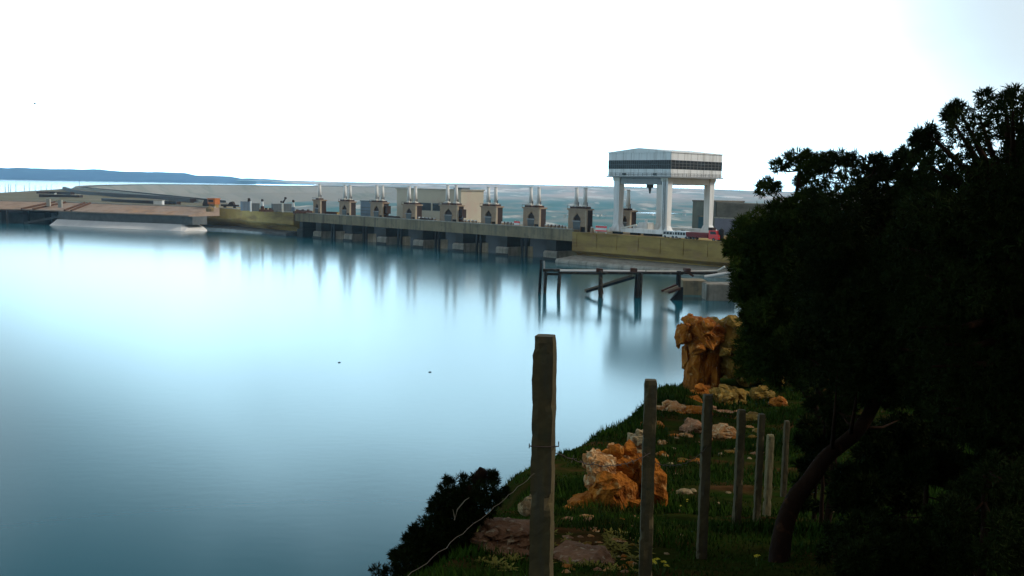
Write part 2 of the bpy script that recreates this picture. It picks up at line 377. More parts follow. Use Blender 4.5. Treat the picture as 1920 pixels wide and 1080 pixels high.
# reservoir: one sheet bounded by the dam and the earth embankment
d0 = dam(-24, 3, 0); d1 = dam(260, 3, 0)
wp = [(-9400, -300), (300, -300), (d1.x+60, d1.y+20), (d1.x, d1.y), (d0.x, d0.y), (d0.x-60, d0.y+25)]
wp += [(p.x, p.y) for p in crest[4:-7]] + [(-.205*4600, 4600), (-.28*6900, 7000), (-.28*10000, 10000), (-9400, 10000)]
plane('water', wp, WZ, 'water')

# valley below the dam, rising to the far plateau
def valley():
    xs = np.concatenate([np.linspace(-2600, 1800, 140), np.linspace(1860, 5200, 40)])
    ys = np.concatenate([np.linspace(330, 2600, 80), np.linspace(2650, 9500, 100)])
    X, Y = np.meshgrid(xs, ys)
    base = -46 + 0*X
    up = np.clip((Y-2300-380*np.sin(X*.0021+1)-0.12*X)/3300, 0, 1); up = up*up*(3-2*up)
    Z = base + up*(62 + 7*fbm(X, Y, .0011, 3, 3)) + fbm(X, Y, .004, 3, 5)*1.6*(up > .02)
    cut = np.clip(fbm(X, Y*.5, .004, 3, 12)-.2, 0, 1)*np.clip(up*5, 0, 1)*np.clip((1-up)*3, 0, 1)
    Z -= cut*9
    # keep the land under the reservoir side out of the lake
    return tag(npmesh('valley_ground', np.stack([X, Y, Z], -1).reshape(-1, 3), grid_faces(len(xs), len(ys)), 'valley'), kind='structure')
vg = valley()
# the sheet stops at the earth dam: drop everything on the lake side of the crest
bm = bmesh.new(); bm.from_mesh(vg.data)
cl_ = [(p.x, p.y) for p in crest]
def lakeside(x, y):
    poly = [(cl_[0][0]-20, cl_[0][1]-40)] + cl_[:-7] + [(-.205*4600, 4600), (-.28*6900, 7000), (-.28*10000, 10001), (-9999, 10001), (-9999, -99), (-130, -99)]
    c = False; j = len(poly)-1
    for i in range(len(poly)):
        xi, yi = poly[i]; xj, yj = poly[j]
        if (yi > y) != (yj > y) and x < (xj-xi)*(y-yi)/(yj-yi)+xi: c = not c
        j = i
    return c
dele = [v for v in bm.verts if lakeside(v.co.x, v.co.y) or ((v.co-Vector((P2.x, P2.y, v.co.z))).dot(Wd) < 30 and v.co.y < 900)]
bmesh.ops.delete(bm, geom=dele, context='VERTS'); bm.to_mesh(vg.data); bm.free()

def river(name, pts, wid):
    L_ = smoothline([atz(x, y, -45.2) for x, y in pts], 6)
    vs = []; fs = []
    for i, p in enumerate(L_):
        d = (L_[min(i+1, len(L_)-1)]-L_[max(i-1, 0)]).normalized(); n_ = Vector((-d.y, d.x, 0))
        vs += [p+n_*wid/2, p-n_*wid/2]
        if i: fs.append((2*i-2, 2*i-1, 2*i+1, 2*i))
    return tag(MB().add(vs, fs).build(name, 'riverwater'), kind='structure')
M['riverwater'] = pm('silver_river_water', (.25, .30, .33), (.22, .27, .3), .01, .05, spec=1.0)
river('river', [(1170, 388), (1215, 389), (1262, 391), (1330, 392), (1460, 395)], 60)
river('river_pool', [(1200, 398.6), (1225, 399.4), (1262, 400.5)], 110)

# far blue hills across the lake
def ridge(name, prof, D, base_y, depth, seed):
    px = np.linspace(prof[0][0], prof[-1][0], 150); py = np.interp(px, [p[0] for p in prof], [p[1] for p in prof])
    rows = []
    for r_, (k, dd) in enumerate(((0, -depth*.55), (.42, -depth*.35), (.72, -depth*.15), (1, 0), (.8, depth*.35), (0, depth))):
        row = []
        for i, (a, b) in enumerate(zip(px, py)):
            q = atD(a, b, D); hgt = q.z-WZ
            hz = max(0, hgt)*k*(1+.10*noise.noise(Vector((a*.03, r_*3.1, seed)))*(k > .05)) + WZ - (3 if k == 0 else 0)
            row.append((q.x*(D+dd)/D, D+dd, hz))
        rows.append(row)
    V = np.array(rows).reshape(-1, 3)
    return tag(npmesh(name, V, grid_faces(150, len(rows)), 'hillblue'), kind='structure')
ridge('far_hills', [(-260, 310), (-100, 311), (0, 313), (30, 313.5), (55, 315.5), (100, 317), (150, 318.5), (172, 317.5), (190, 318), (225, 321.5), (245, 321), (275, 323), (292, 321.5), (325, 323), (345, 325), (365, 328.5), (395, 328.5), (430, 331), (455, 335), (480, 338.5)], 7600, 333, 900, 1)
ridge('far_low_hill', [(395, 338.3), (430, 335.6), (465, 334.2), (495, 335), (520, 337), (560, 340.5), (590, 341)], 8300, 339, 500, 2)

# ------------------------------------------------------------------ earth embankment dam
ed = thing('earth_dam', 'long grey earth dam curving away behind the left end of the concrete dam', 'earth dam')
def shift(line, off):
    o = []
    for i, p in enumerate(line):
        d = (line[min(i+1, len(line)-1)]-line[max(i-1, 0)]).normalized(); o.append(p+Vector((-d.y, d.x, 0))*off)
    return o
# travel goes away and curves right, so the lake lies to the left
swept('fill', crest, [(-9, CZ), (9, CZ), (42, -8), (42, -48), (-150, -48), (-48, -10), (-40, -10)], 'earthdam', ed)
swept('crest_road', crest, [(-7, CZ+.1), (5, CZ+.1), (5, CZ+.35), (-7, CZ+.35)], 'road', ed)
swept('parapet', crest, [(6, CZ+.1), (7.2, CZ+.1), (7.2, CZ+1.6), (6, CZ+1.6)], 'kerb', ed)
swept('guard_rail', crest, [(-8.4, CZ+.1), (-7.6, CZ+.1), (-7.6, CZ+1.5), (-8.4, CZ+1.5)], 'road', ed)

# terrace between the bay and the earth dam
tp = [(392, 386), (345, 388), (250, 387.5), (150, 384), (90, 378), (45, 373), (-30, 366.5)]
bank2 = smoothline([atz(x, y, WZ) for x, y in [(348, 434), (300, 431.5), (250, 429.5), (200, 427.5), (150, 425), (100, 422), (50, 420), (0, 419), (-60, 418)]], 12)
near = [Vector((p.x, p.y, 11)) for p in [atz(400, 388, 11)]+shift(bank2, -22.5)[::6]]
farp = [atz(x, y, 9.3) for x, y in ((400, 378.5), (330, 373), (250, 365), (190, 358.5), (140, 353), (70, 357.5), (-40, 364))]
def terrace():
    V = []; n_ = 120; m_ = 30
    for i in range(n_):
        def on(line, t):
            u = t*(len(line)-1); a = int(min(u, len(line)-2)); return line[a].lerp(line[a+1], u-a)
        A = on(near, i/(n_-1)); B = on(farp, i/(n_-1))
        for j in range(m_):
            t = j/(m_-1); p = A.lerp(B, t)
            p.z = 10.7 - 1.2*t + (1.6*noise.noise(Vector((p.x*.02, p.y*.008, 1)))*math.sin(math.pi*t))
            V.append(p)
        q = B.copy(); q = CAM + (q-CAM)*1.03; q.z = -2.2; V.append(q)
    o = npmesh('embankment_ground', np.array([tuple(v) for v in V]), grid_faces(m_+1, n_), 'terrace')
    return tag(o, kind='structure')
terrace()
# low dark walls / pipes running across the terrace
def lowwall(name, pts, z, h, wd, mat, label, cat, group=None):
    L_ = smoothline([atz(x, y, z) for x, y in pts], 5)
    o = swept(name, L_, [(-wd/2, z-1.5), (wd/2, z-1.5), (wd/2, z+h), (-wd/2, z+h)], mat); return tag(o, label, cat, group)
G = 'low walls on the left bank terrace'
lowwall('retaining_wall', [(120, 353.5), (135, 359), (165, 364), (230, 368.5), (300, 373), (362, 379)], 10.4, 2.4, 4, 'dkbrown', 'long dark retaining wall below the curving crest road', 'wall', G)
lowwall('retaining_wall', [(70, 363), (100, 363.3), (136, 364.6)], 10.3, 2.0, 4, 'dkbrown', 'short upper dark wall on the terrace left of the hairpin bend', 'wall', G)
lowwall('retaining_wall', [(77, 369), (112, 370), (152, 371)], 10.3, 2.0, 4, 'dkbrown', 'dark wall on the terrace just above the slipway rails', 'wall', G)
lowwall('retaining_wall', [(196, 377), (230, 379.5), (290, 382), (335, 383.5)], 10.4, 1.9, 4, 'dkbrown', 'dark wall running along the slab edge near the white box', 'wall', G)
lowwall('pipeline', [(105, 364), (103, 367), (112, 368.4), (150, 367.5)], 10.3, 1.2, 1.2, 'kerb', 'pale bent pipe on the terrace above the slipway', 'pipe')

# ------------------------------------------------------------------ left bank facing: brown slabs, grey wall, white apron
lb = thing('bank_facing', 'brown concrete slab facing on the left bank above a white water line', 'bank facing')
bank_px = [(352, 434), (300, 431.5), (250, 429.5), (200, 427.5), (150, 425), (100, 422.5)]
bank = [atz(x, y, WZ) for x, y in bank_px]; bank = smoothline(bank, 5)
# travel to the left; land is on the right of travel (away from camera)
swept('white_apron', bank, lambda t: (lambda q: [(2.5, -3), (2.5, WZ+.15*q), (-2.6, WZ+3.3*q), (-14, WZ+3.3*q), (-14, -3)])(min(1, .15+t/.09)), 'whiteapron', lb)
swept('grey_wall', bank, [(-3.5, 2.32), (-3.5, 6.58), (-14, 6.58), (-14, 2.32)], 'shore_grey', lb)
bank2 = smoothline([atz(x, y, WZ) for x, y in [(348, 434), (300, 431.5), (250, 429.5), (200, 427.5), (150, 425), (100, 422), (50, 420), (0, 419), (-60, 418)]], 12)
swept('slab', bank2, [(-2.2, 6.6), (-2.2, 7.2), (-20, 11.0), (-24, 11.0), (-24, 6.6)], 'slab', lb)
swept('kerb', bank2, [(-20.2, 11.02), (-20.2, 11.7), (-21.4, 11.7), (-21.4, 11.02)], 'kerb', lb)
for (a, b) in (((40, 399), (103, 383)), ((60, 401.5), (121, 384.5)), ((122, 401), (158, 388)), ((134, 401.5), (170, 388.5))):
    def onslab(px, off, z):
        q = min(shift(bank2, off), key=lambda p_: abs(pix((p_.x, p_.y, z))[0]-px)); return Vector((q.x, q.y, z))
    A = onslab(a[0], -1.6, 7.4); B = onslab(b[0], -19.5, 11.3)
    MB().tube([A, A.lerp(B, .5)+Vector((0, 0, .05)), B], .6, 6).build('slipway_rail', 'railbrown', lb)
for a in ((91, 379), (113, 381)):
    p = atz(a[0], a[1], 11.4); MB().box(p.x-1, p.y-.8, 9, p.x+1, p.y+.8, 13.2).build('rail_head', 'kerb', lb)
# jetty posts under the overhanging left slab
jt = thing('slab_jetty', 'dark open jetty on posts under the brown slab at the far left', 'jetty')
for px in (9, 50, 90):
    p = atz(px, 419.5, WZ); MB().box(p.x-1.3, p.y-1, -5, p.x+1.3, p.y+1.5, 6.5).build('jetty_post', 'black', jt)
A = atz(-40, 418, WZ); B = atz(112, 420, WZ)
MB().bar((A.x, A.y, 6.0), (B.x, B.y, 6.0), 3, 1.4).build('edge_beam', 'dkbrown', jt)
MB().bar((A.x, A.y+9, 2), (B.x-6, B.y+9, 2), 2, 9).build('rear_wall', 'shore_grey', jt)
A = atz(48, 419.5, WZ); B = atD(132, 402, A.y-2); MB().bar((A.x, A.y-1, -.6), B, 1.2, 1.2).build('brace', 'shore_grey', jt)

# lamp posts on the far left crest
lampc = [(10, 361, 346), (16, 361, 345), (20, 361, 347), (30, 361, 345), (46, 360, 347), (55, 359, 344), (66, 358.6, 348), (77, 358, 349), (87, 356, 347), (96, 355.5, 346), (149, 350, 338)]
for i, (x, y0, y1) in enumerate(lampc):
    p = atz(x, y0, 9); q = atD(x, y1, p.y); h = q.z-8.5
    t = thing('lamp_post', ['thin lamp post on the left shore, one of the row against the lake', 'lone thin lamp post at the hairpin bend of the crest road'][i == 10], 'lamp post', (p.x, p.y, 8.5), 0, 'lamp posts along the left shore')
    MB().tube([(0, 0, -1), (0, 0, h)], [.35, .22], 6).build('pole', 'slategrey', t)
    MB().bar((0, 0, h-.1), (1.6, -.5, h+.1), .3, .25).build('lamp_head', 'slategrey', t)

# ------------------------------------------------------------------ concrete intake dam
DT = 10.35; DR = 9.35        # crest of the gate section, and of the right hand wall
sL = s_at(553); sR = s_at(1075)
NP = 7; PITCHM = DL/6
dm = thing('intake_dam', 'concrete intake dam with a row of dark gate bays between pale piers', 'dam', dam(0, 0, 0), ANG)
MB().box(sL, 0, 6.2, sR, 3, DT).build('breast_beam', 'grey_conc', dm)
MB().box(sL, 3.01, 7.6, sR, 34, 9.2).build('deck', 'grey_conc', dm)
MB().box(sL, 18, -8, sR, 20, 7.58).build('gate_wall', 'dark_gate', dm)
MB().box(sL, 32, -46, sR, 33.9, 7.58).build('downstream_face', 'grey_conc', dm)
MB().box(sL+.3, -.35, DT+.003, sR-.3, .5, DT+.35).build('coping', 'pale_conc', dm)
for k in range(7):
    s0 = k*PITCHM
    p = MB().box(s0-.2, -2.2, 2.32, s0+4.6, 9.98, 6.19); pr = p.build('pier_corbel', 'wet_shade_conc', dm)  # dark colour stands in for the shade under the beam
    q = MB().prismx([(-3.4, -6), (-3.4, .0), (-3.4, 1.7), (-2.8, 2.3), (9.98, 2.3), (9.98, -6)], s0-.6, s0+6.2).build('pier', 'pierconc', dm)
    MB().box(s0-.8, -3.7, -6, s0+6.4, -3.41, -.1).build('wet_band', 'wet_shade_conc', q)
    for o in (8.6, 10.8):
        if k < 6: MB().box(s0+o+2, -.8, -4, s0+o+3, .2-.3, 6.18).build('guide_post', 'dark_gate', dm)
MB().box(-15, -2.2, 2.9, -12, 9.98, 6.19).build('pier_corbel', 'wet_shade_conc', dm)
MB().prismx([(-3.0, -6), (-3.0, 2.2), (-2.4, 2.88), (9.98, 2.88), (9.98, -6)], -16, -11).build('pier', 'wet_shade_conc', dm)

# right abutment: yellow stained wall with a pale ledge at the water
ab = thing('abutment_wall', 'yellow stained concrete wall below the white gantry with pale ledge at the water', 'wall', dam(0, 0, 0), ANG, 'abutment walls of the concrete dam')
sE = 330
MB().prismx([(-.6, 3.0), (-.6, DR), (40, DR), (40, -46), (2.5, -46), (2.5, 1.6)], sR+.02, sE).build('wall', 'yellow_conc', ab)
MB().prismx([(-9, -5), (-9, -.4), (-8.4, .3), (2.48, 1.2), (2.48, -5)], sR+.02, sE).build('ledge', 'pale_conc', ab)
for k in range(12):
    a = sR+2+k*9.5
    MB().box(a, -.78, 4.4, a+.35, -.61, DR-.3).build('joint_strip', 'yellow_conc', ab)
MB().box(sR+.1, -.9, DR+.003, sE, .1, DR+.3).build('kerb', 'yellow_conc', ab)

# left abutment, curved
al = thing('abutment_wall', 'stained concrete wall left of the gate bays curving to the brown slabs', 'wall', (0, 0, 0), 0, 'abutment walls of the concrete dam')
q0 = dam(sL-.02, -.8, 0)
lline = smoothline([q0, dam(sL-18, -1.6, 0), atz(470, 394.0, DT).to_2d().to_3d(), atz(420, 391, DT).to_2d().to_3d(), atz(348, 389, DT).to_2d().to_3d()], 6)
def lprof(t): return [(0, 4.2+1.2*t), (0, DT), (-30, DT), (-30, -6), (-4.2, -6), (-4.2, 1.0), (-2.6, 3.0)]
swept('wall', lline, lprof, 'yellow_conc', al)
swept('ledge', lline, [(4.5, -4), (4.5, -.2), (3.4, .5), (-4.1, .9), (-4.1, -4)], 'shore_grey', al)
swept('kerb', lline, [(.1, DT+.003), (.1, DT+.5), (-1, DT+.5), (-1, DT+.003)], 'pale_conc', al)
MB().bar(lline[-1]+Vector((0, 0, DT)), lline[-1]+Vector((12, -10, -1)), 1.6, 1.2).build('sloping_buttress', 'dkbrown', al)
# ------------------------------------------------------------------ hoist towers
def tower(px, wd, npipe, label, W0=9, hgt=7.6, pipes=6.0, dbl=False, cabin=False):
    s = s_at(px, W0, 12)
    t = thing('hoist_tower', label, 'hoist tower', dam(s, W0, 9.2), ANG, 'brown hoist towers along the dam crest')
    h = wd/2; dp = 3.4
    arch = [(-h*.42, hgt*.50), (h*.36, hgt*.50), (h*.36, hgt*.62), (-.03*h, hgt*.86), (-h*.42, hgt*.62)]
    mb = MB()
    # front wall as frame pieces around the pointed opening
    mb.box(-h, 0, 0, -h*.42, .5, hgt).box(h*.36, 0, 1.9, h*.9, .5, hgt).box(-h*.42, 0, 0, h*.36, .5, hgt*.50)
    mb.prism([(-h*.42, hgt*.62), (-.03*h, hgt*.86), (h*.36, hgt*.62), (h*.36, hgt), (-h*.42, hgt)], 0, .5)
    mb.build('front_wall', 'tan', t)
    MB().box(h*.901, -.12, 0, h, .7, hgt).build('corner_post', 'stonepost', t)
    MB().box(-h+.02, .52, .1, h*.82, dp, hgt-.02).box(h*.82, .72, .1, h-.02, dp, hgt-.02).build('body', 'dkbrown', t)
    MB().box(-h*.5, -.35, hgt*.46, h*.44, .02, hgt*.51).build('window_sill', 'girdergrey', t)
    MB().prism([(-h*.40, .3), (h*.30, .3), (h*.36, hgt*.45), (-h*.46, hgt*.45)], -.06, -.005).build('lower_panel', 'slategrey', t)
    MB().prism([(h*.36, .05), (h*.86, .05), (h*.86, 1.88), (h*.75, 1.88)], .05, .45).build('access_arch', 'black', t)
    MB().box(-h-.35, -.45, hgt+.003, h+.35, dp+.35, hgt+.55).build('cornice', 'tan', t)
    pads = [0] if npipe == 1 else [-h*.48, h*.48]
    for x in pads:
        p = MB().box(x-h*.36, .1, hgt+.553, x+h*.36, dp-.3, hgt+1.25).build('hoist_bed', 'rust', t)
        MB().taper(x-h*.26, .6, hgt+1.253, x+h*.26, dp-.8, hgt+2.0, .55).build('pipe_foot', 'cream', t)
        q = MB().tube([(x, 1.7, hgt+2.0), (x, 1.7, hgt+2.0+pipes)], [.86, .66], 12).build('vent_pipe', 'pipewhite', t, True)
        MB().tube([(x, 1.7, hgt+2.0+pipes), (x, 1.7, hgt+2.25+pipes)], .8, 12).build('pipe_cap', 'pipewhite', q, True)
        MB().tube([(x+.95, 1.9, hgt+1.3), (x+.95, 1.9, hgt+2.9)], .14, 6).build('gauge_rod', 'dkbrown', t)
    mb = MB()
    for x in np.linspace(-h-.25, h+.25, 7): mb.box(x-.04, -.4, hgt+.55, x+.04, -.32, hgt+1.5)
    mb.box(-h-.25, -.41, hgt+1.45, h+.25, -.33, hgt+1.55).build('railing', 'dkbrown', t)
    if cabin:
        MB().box(h+.02, .8, 2.6, h+1.9, dp-.2, 6.2).build('side_cabin', 'dkbrown', t)
    return t
tower(594, 6.6, 1, 'narrow leftmost hoist tower with a single white vent pipe', hgt=7.2)
tower(646, 9.0, 2, 'second hoist tower from the left, directly right of the single-pipe tower', hgt=7.0)
tower(706, 9.6, 2, 'hoist tower standing beside the small blue grey shed, with twin white pipes', hgt=7.2, cabin=True)
tower(767, 9.6, 2, 'hoist tower in front of the left half of the beige building', hgt=6.9, pipes=6.2)
tower(841, 11.8, 2, 'wide hoist tower in front of the right half of the beige building', hgt=7.4, pipes=6.6, cabin=True)
tower(916, 9.4, 2, 'hoist tower just right of the beige building, over a dark funnel shaped panel', hgt=7.6)
tower(996, 9.2, 2, 'third hoist tower to the left of the white gantry crane', hgt=7.8)
tower(1082, 9.2, 2, 'hoist tower next to the white gantry crane, on its left', hgt=8.0)
tower(1171, 5.4, 1, 'brown hoist tower seen between the legs of the white gantry crane', W0=24, hgt=7.6)

# small fittings along the crest: red and white barrier boards, bollards
def barrier(px, n, w0, label):
    t = thing('barrier', label, 'barrier', dam(s_at(px, w0, 10), w0, 9.2), ANG, 'red and white barriers on the dam')
    for k in range(3):
        MB().box(-n/2, -.1, .9+k*.75, n/2, .1, 1.35+k*.75).build('board', 'red' if k != 1 else 'white', t)
        if k < 2: MB().box(-n/2, -.12, 1.36+k*.75, n/2, .08, 1.64+k*.75).build('stripe', 'white' if k == 0 else 'red', t)
    for x in (-n/2+.4, n/2-.4): MB().box(x-.12, .11, 0, x+.12, .3, 3.0).build('leg', 'white', t)
barrier(1127, 5.2, 5, 'red and white barrier boards left of the gantry crane foot')
barrier(969, 3.0, 5, 'small red and white barrier left of the third tower from the gantry')
bol = None
bpx = [786, 793, 800, 807, 815, 872, 879, 886, 892, 942, 949, 956, 962, 1024, 1031, 1038, 1045, 1052, 1058, 1110]
for i, px in enumerate(bpx):
    loc = dam(s_at(px, 5.5, 10), 5.5, 9.2)
    if bol is None:
        bol = thing('bollard', 'short pale concrete bollard in the row along the dam crest', 'bollard', loc, ANG, 'pale bollards along the dam crest')
        MB().taper(-.55, -.55, 0, .55, .55, 1.9, .7).build('shaft', 'tan', bol)
        MB().box(-.34, -.34, 1.903, .34, .34, 2.3).build('cap', 'white', bol)
    else: copy_tree(bol, loc)
# crest beams lying behind the parapet (rusty)
for (a, b, lab) in ((560, 585, 'long rusty beam on the deck left of the first hoist tower'), (603, 634, 'rusty beam lying between the first and second hoist towers'), (925, 976, 'rusty beam lying between the two towers right of the beige building'), (1012, 1060, 'rusty beam lying left of the tower beside the gantry')):
    s0, s1 = s_at(a, 14, 10), s_at(b, 14, 10)
    o = MB().box(s0, 0, 0, s1, .3, 1.6).box(s0, -.5, 1.6, s1, .8, 1.9).build('steel_beam', 'rust'); o.location = dam(0, 13, 9.2); o.rotation_euler = (0, 0, ANG)
    tag(o, lab, 'steel beam', 'rusty beams on the dam deck')
for (a, b, lab) in ((724, 742, 'dark round-ended hatch box right of the shed tower'), (786, 806, 'dark low hatch box in front of the dark building window')):
    s0, s1 = s_at(a, 4.5, 10), s_at(b, 4.5, 10)
    o = MB().prism([(0, 0), (s1-s0, 0), (s1-s0, 1.1), (s1-s0-1, 1.9), (0, 2.1)], 0, 3).build('hatch_box', 'dkbrown', bevel=.15); o.location = dam(s0, 4.5, 9.2); o.rotation_euler = (0, 0, ANG)
    tag(o, lab, 'hatch', 'dark hatch boxes on the dam deck')

# ------------------------------------------------------------------ buildings
def dbuild(name, label, cat, px0, px1, w0, w1, z0, ztop, mat, group=None):
    s0, s1 = s_at(px0, w0, (z0+ztop)/2), s_at(px1, w0, (z0+ztop)/2)
    t = thing(name, label, cat, dam(s0, w0, z0), ANG, group)
    MB().box(0, 0, 0, s1-s0, w1-w0, ztop-z0).build('wall', mat, t)
    return t, s1-s0
bz = lambda px, py, w_: (lambda s: H-(py-pix(dam(s, w_, H))[1])*(dam(s, w_, 0)-CAM).dot(F_)/FPX)(s_at(px, w_, 15))
zt = bz(800, 355.5, 42)
t, ln = dbuild('beige_building', 'large flat beige building behind the towers with a dark window band', 'building', 744, 864, 42, 56, 0, zt, 'beige')
pxm = lambda px: s_at(px, 42, 15)-s_at(744, 42, 15)
zz0, zz1 = bz(800, 394, 42), bz(800, 380, 42)
for (a, b) in ((783, 808), (811, 826)):
    f = MB().box(pxm(a), -.06, zz0, pxm(b), -.004, zz1).build('window', 'glass', t)
    MB().box(pxm(a), -.2, zz0-.25, pxm(b), -.065, zz0).build('sill', 'pale_conc', f)
MB().box(-.6, -.6, zt+.003, ln+.6, 14.6, zt+.5).build('roof', 'pale_conc', t)
MB().box(ln-9, 3, zt+.503, ln-3, 8, zt+1.3).build('roof_unit', 'slategrey', t)
MB().box(ln-11, -.3, 10, ln-10.6, -.01, zt).build('downpipe', 'cream', t)
zt = bz(684, 377, 28)
t, ln = dbuild('shed', 'small blue grey shed behind the third hoist tower', 'shed', 676, 700, 26, 31, 9.2, zt, 'bluegrey')
MB().box(-.3, -.3, zt-9.2+.003, ln+.3, 5.3, zt-9.2+.4).build('roof', 'slategrey', t)
for k in range(3): MB().box(.3, -.05, 1+k*1.6, ln-.3, -.004, 1.25+k*1.6).build('cladding_rib', 'slategrey', t)
# right concrete block behind the gantry
W1 = 46
zt = bz(1320, 378, W1)
t, ln = dbuild('concrete_block', 'greenish concrete block with a teal door behind the gantry right leg', 'building', 1298, 1342, W1, W1+18, 9.2, zt, 'greenconc')
pxm = lambda px: s_at(px, W1, 15)-s_at(1298, W1, 15)
d_ = MB().box(pxm(1310), -.1, .4, pxm(1332), -.005, 6.2).build('door', 'teal', t)
MB().box(pxm(1320), -.16, .5, pxm(1321), -.105, 6).build('door_seam', 'slategrey', d_)
MB().box(pxm(1308), -.3, 6.3, pxm(1334), -.01, 6.7).build('lintel', 'grey_conc', t)
MB().box(-.2, -.2, zt-9.2+.003, ln+.2, 18, zt-9.2+.5).build('roof', 'olivegrey', t)
t, ln = dbuild('long_building', 'long olive grey building with lavender lower wall right of the gantry', 'building', 1343, 1560, W1, W1+18, 9.2, zt-.2, 'olivegrey')
MB().box(.2, -1.2, 0, ln, -.01, 6.0).build('lower_wall', 'lavender', t)
MB().box(.1, -1.6, 6.01, ln, -.02, 6.4).build('ledge', 'pale_conc', t)
# ------------------------------------------------------------------ gantry crane
gc = Vector(((1246-960)*347/1900, 347, 0))
v = gc-Vector((P2.x, P2.y, 0)); gs, gw = v.dot(T_), v.dot(Wd)
GZ = DR
gt = thing('gantry_crane', 'tall white gantry crane with a dark window band on four legs', 'gantry crane', dam(gs, gw, GZ), ANG)
LX, LY, HB = 21.6, 24.0, 20.1         # leg spacing along the dam, across it, and underside of the house
def leg(x, y):
    b = MB().taper(x-1.15, y-1.15, 1.3, x+1.15, y+1.15, HB, 1.15).build('leg', 'white', gt)
    MB().taper(x-2.2, y-2.0, 1.0, x+2.2, y+2.0, 3.6, .58).build('leg_foot', 'white', b)
    MB().taper(x-1.5, y-1.5, HB-1.3, x+1.5, y+1.5, HB-.02, 1.1).build('leg_bracket', 'cream', b)
for x in (-LX, 0):
    for y in (0, LY): leg(x, y)
for y in (0, LY):
    MB().box(-LX-3.2, y-1.1, .75, 3.2, y+1.1, 2.2).build('sill_beam', 'white', gt)
    MB().box(-LX+1.7, y-1.2, HB-2.4, -1.7, y+1.2, HB-.02).build('portal_beam', 'girdergrey', gt)
for x in (-LX, 0):
    MB().box(x-1.1, 1.7, HB-2.2, x+1.1, LY-1.7, HB-.02).build('cross_beam', 'cream', gt)
for x in (-LX, -LX*.62, -LX*.34, -LX*.12, 0):
    for y in (0, LY):
        MB().box(x-1.8, y-.8, 0.02, x+1.8, y+.8, .74).build('bogie', 'black', gt)
x0, x1, y0, y1 = -LX-3.2, 3.2, -2.4, LY+2.6
HT = HB+8.4; PK = 1.7
MB().box(x0-.5, y0-.5, HB, x1+.5, y1+.5, HB+.45).build('walkway_ledge', 'girdergrey', gt)
house = MB().box(x0, y0, HB+.452, x1, y1, HT).build('machine_house', 'white', gt)
MB().prism([(x0-.3, HT+.003), (x1+.3, HT+.003), (x1+.3, HT+.3), ((x0+x1)/2, HT+PK), (x0-.3, HT+.3)], y0-.3, y1+.3).build('roof', 'white', gt)
zb0, zb1 = HB+2.9, HB+5.9
def band(axis):
    if axis == 'x':
        g = MB().box(x0+.02, y0-.06, zb0, x1-.02, y0-.004, zb1).build('window_band', 'glass', gt)
        mb = MB(); n = 30
        for i in range(n+1):
            a = x0+.1+(x1-x0-.2)*i/n; mb.box(a-.06, y0-.12, zb0, a+.06, y0-.065, zb1)
        mb.box(x0+.02, y0-.15, (zb0+zb1)/2-.08, x1-.02, y0-.125, (zb0+zb1)/2+.08).build('glazing_bars', 'slategrey', g)
    else:
        g = MB().box(x1+.004, y0+.02, zb0, x1+.06, y1-.02, zb1).build('window_band', 'glass', gt)
        mb = MB(); n = 14
        for i in range(n+1):
            a = y0+.15+(y1-y0-.3)*i/n; mb.box(x1+.065, a-.09, zb0, x1+.12, a+.09, zb1)
        for k in range(1, 3): mb.box(x1+.125, y0+.02, zb0+k*(zb1-zb0)/3-.06, x1+.16, y1-.02, zb0+k*(zb1-zb0)/3+.06)
        mb.build('glazing_bars', 'grille', g)
band('x'); band('y')
for x in (-LX*.82, -LX*.78, -LX*.18, -LX*.15): MB().box(x-.35, y0-.3, HB+.7, x+.35, y0-.02, HB+1.4).build('lamp_bracket', 'slategrey', gt)
MB().tube([(-LX*.62, LY*.3, HB-.02), (-LX*.62, LY*.3, HB-3.6)], [1.5, 1.2], 8).tube([(-LX*.62, LY*.3, HB-3.6), (-LX*.62, LY*.3, HB-5.6)], [.6, .25], 8).build('hook_block', 'slategrey', gt)
MB().box(-LX+2, LY*.3-1.4, HB-1.6, -2, LY*.3+1.4, HB-.05).build('crab_girder', 'slategrey', gt)
mb = MB()                               # hand rail round the walkway
for (ax, ay, bx, by) in ((x0-.4, y0-.4, x1+.4, y0-.4), (x1+.4, y0-.4, x1+.4, y1+.4)):
    for zz in (HB+1.0, HB+1.5): mb.bar((ax, ay, zz), (bx, by, zz), .08, .08)
    for k in range(15): q = Vector((ax, ay, HB+.45)).lerp(Vector((bx, by, HB+.45)), k/14); mb.bar(q, q+Vector((0, 0, 1.1)), .08, .08)
mb.build('hand_rail', 'slategrey', gt)
mb = MB()                               # ladder up the corner leg
for dx in (-.35, .35): mb.bar((dx, -1.55, 2.2), (dx, -1.55, HB), .12, .12)
for k in range(40): mb.bar((-.35, -1.55, 2.4+k*.44), (.35, -1.55, 2.4+k*.44), .08, .08)
mb.build('ladder', 'slategrey', gt)
mb = MB()                               # plate seams of the house
for k in range(1, 8):
    xk = x0+(x1-x0)*k/8; mb.box(xk-.05, y0-.03, HB+.46, xk+.05, y0-.003, zb0-.01).box(xk-.05, y0-.03, zb1+.01, xk+.05, y0-.003, HT)
    yk = y0+(y1-y0)*k/8; mb.box(x1+.003, yk-.05, HB+.46, x1+.03, yk+.05, zb0-.01).box(x1+.003, yk-.05, zb1+.01, x1+.03, yk+.05, HT)
mb.build('plate_seam', 'girdergrey', gt)
for y in (.0,):
    MB().bar((-LX+3, y-1.3, 2.2), (-LX*.55, y-1.3, 3.6), .5, .5).build('cable_tray', 'cream', gt)

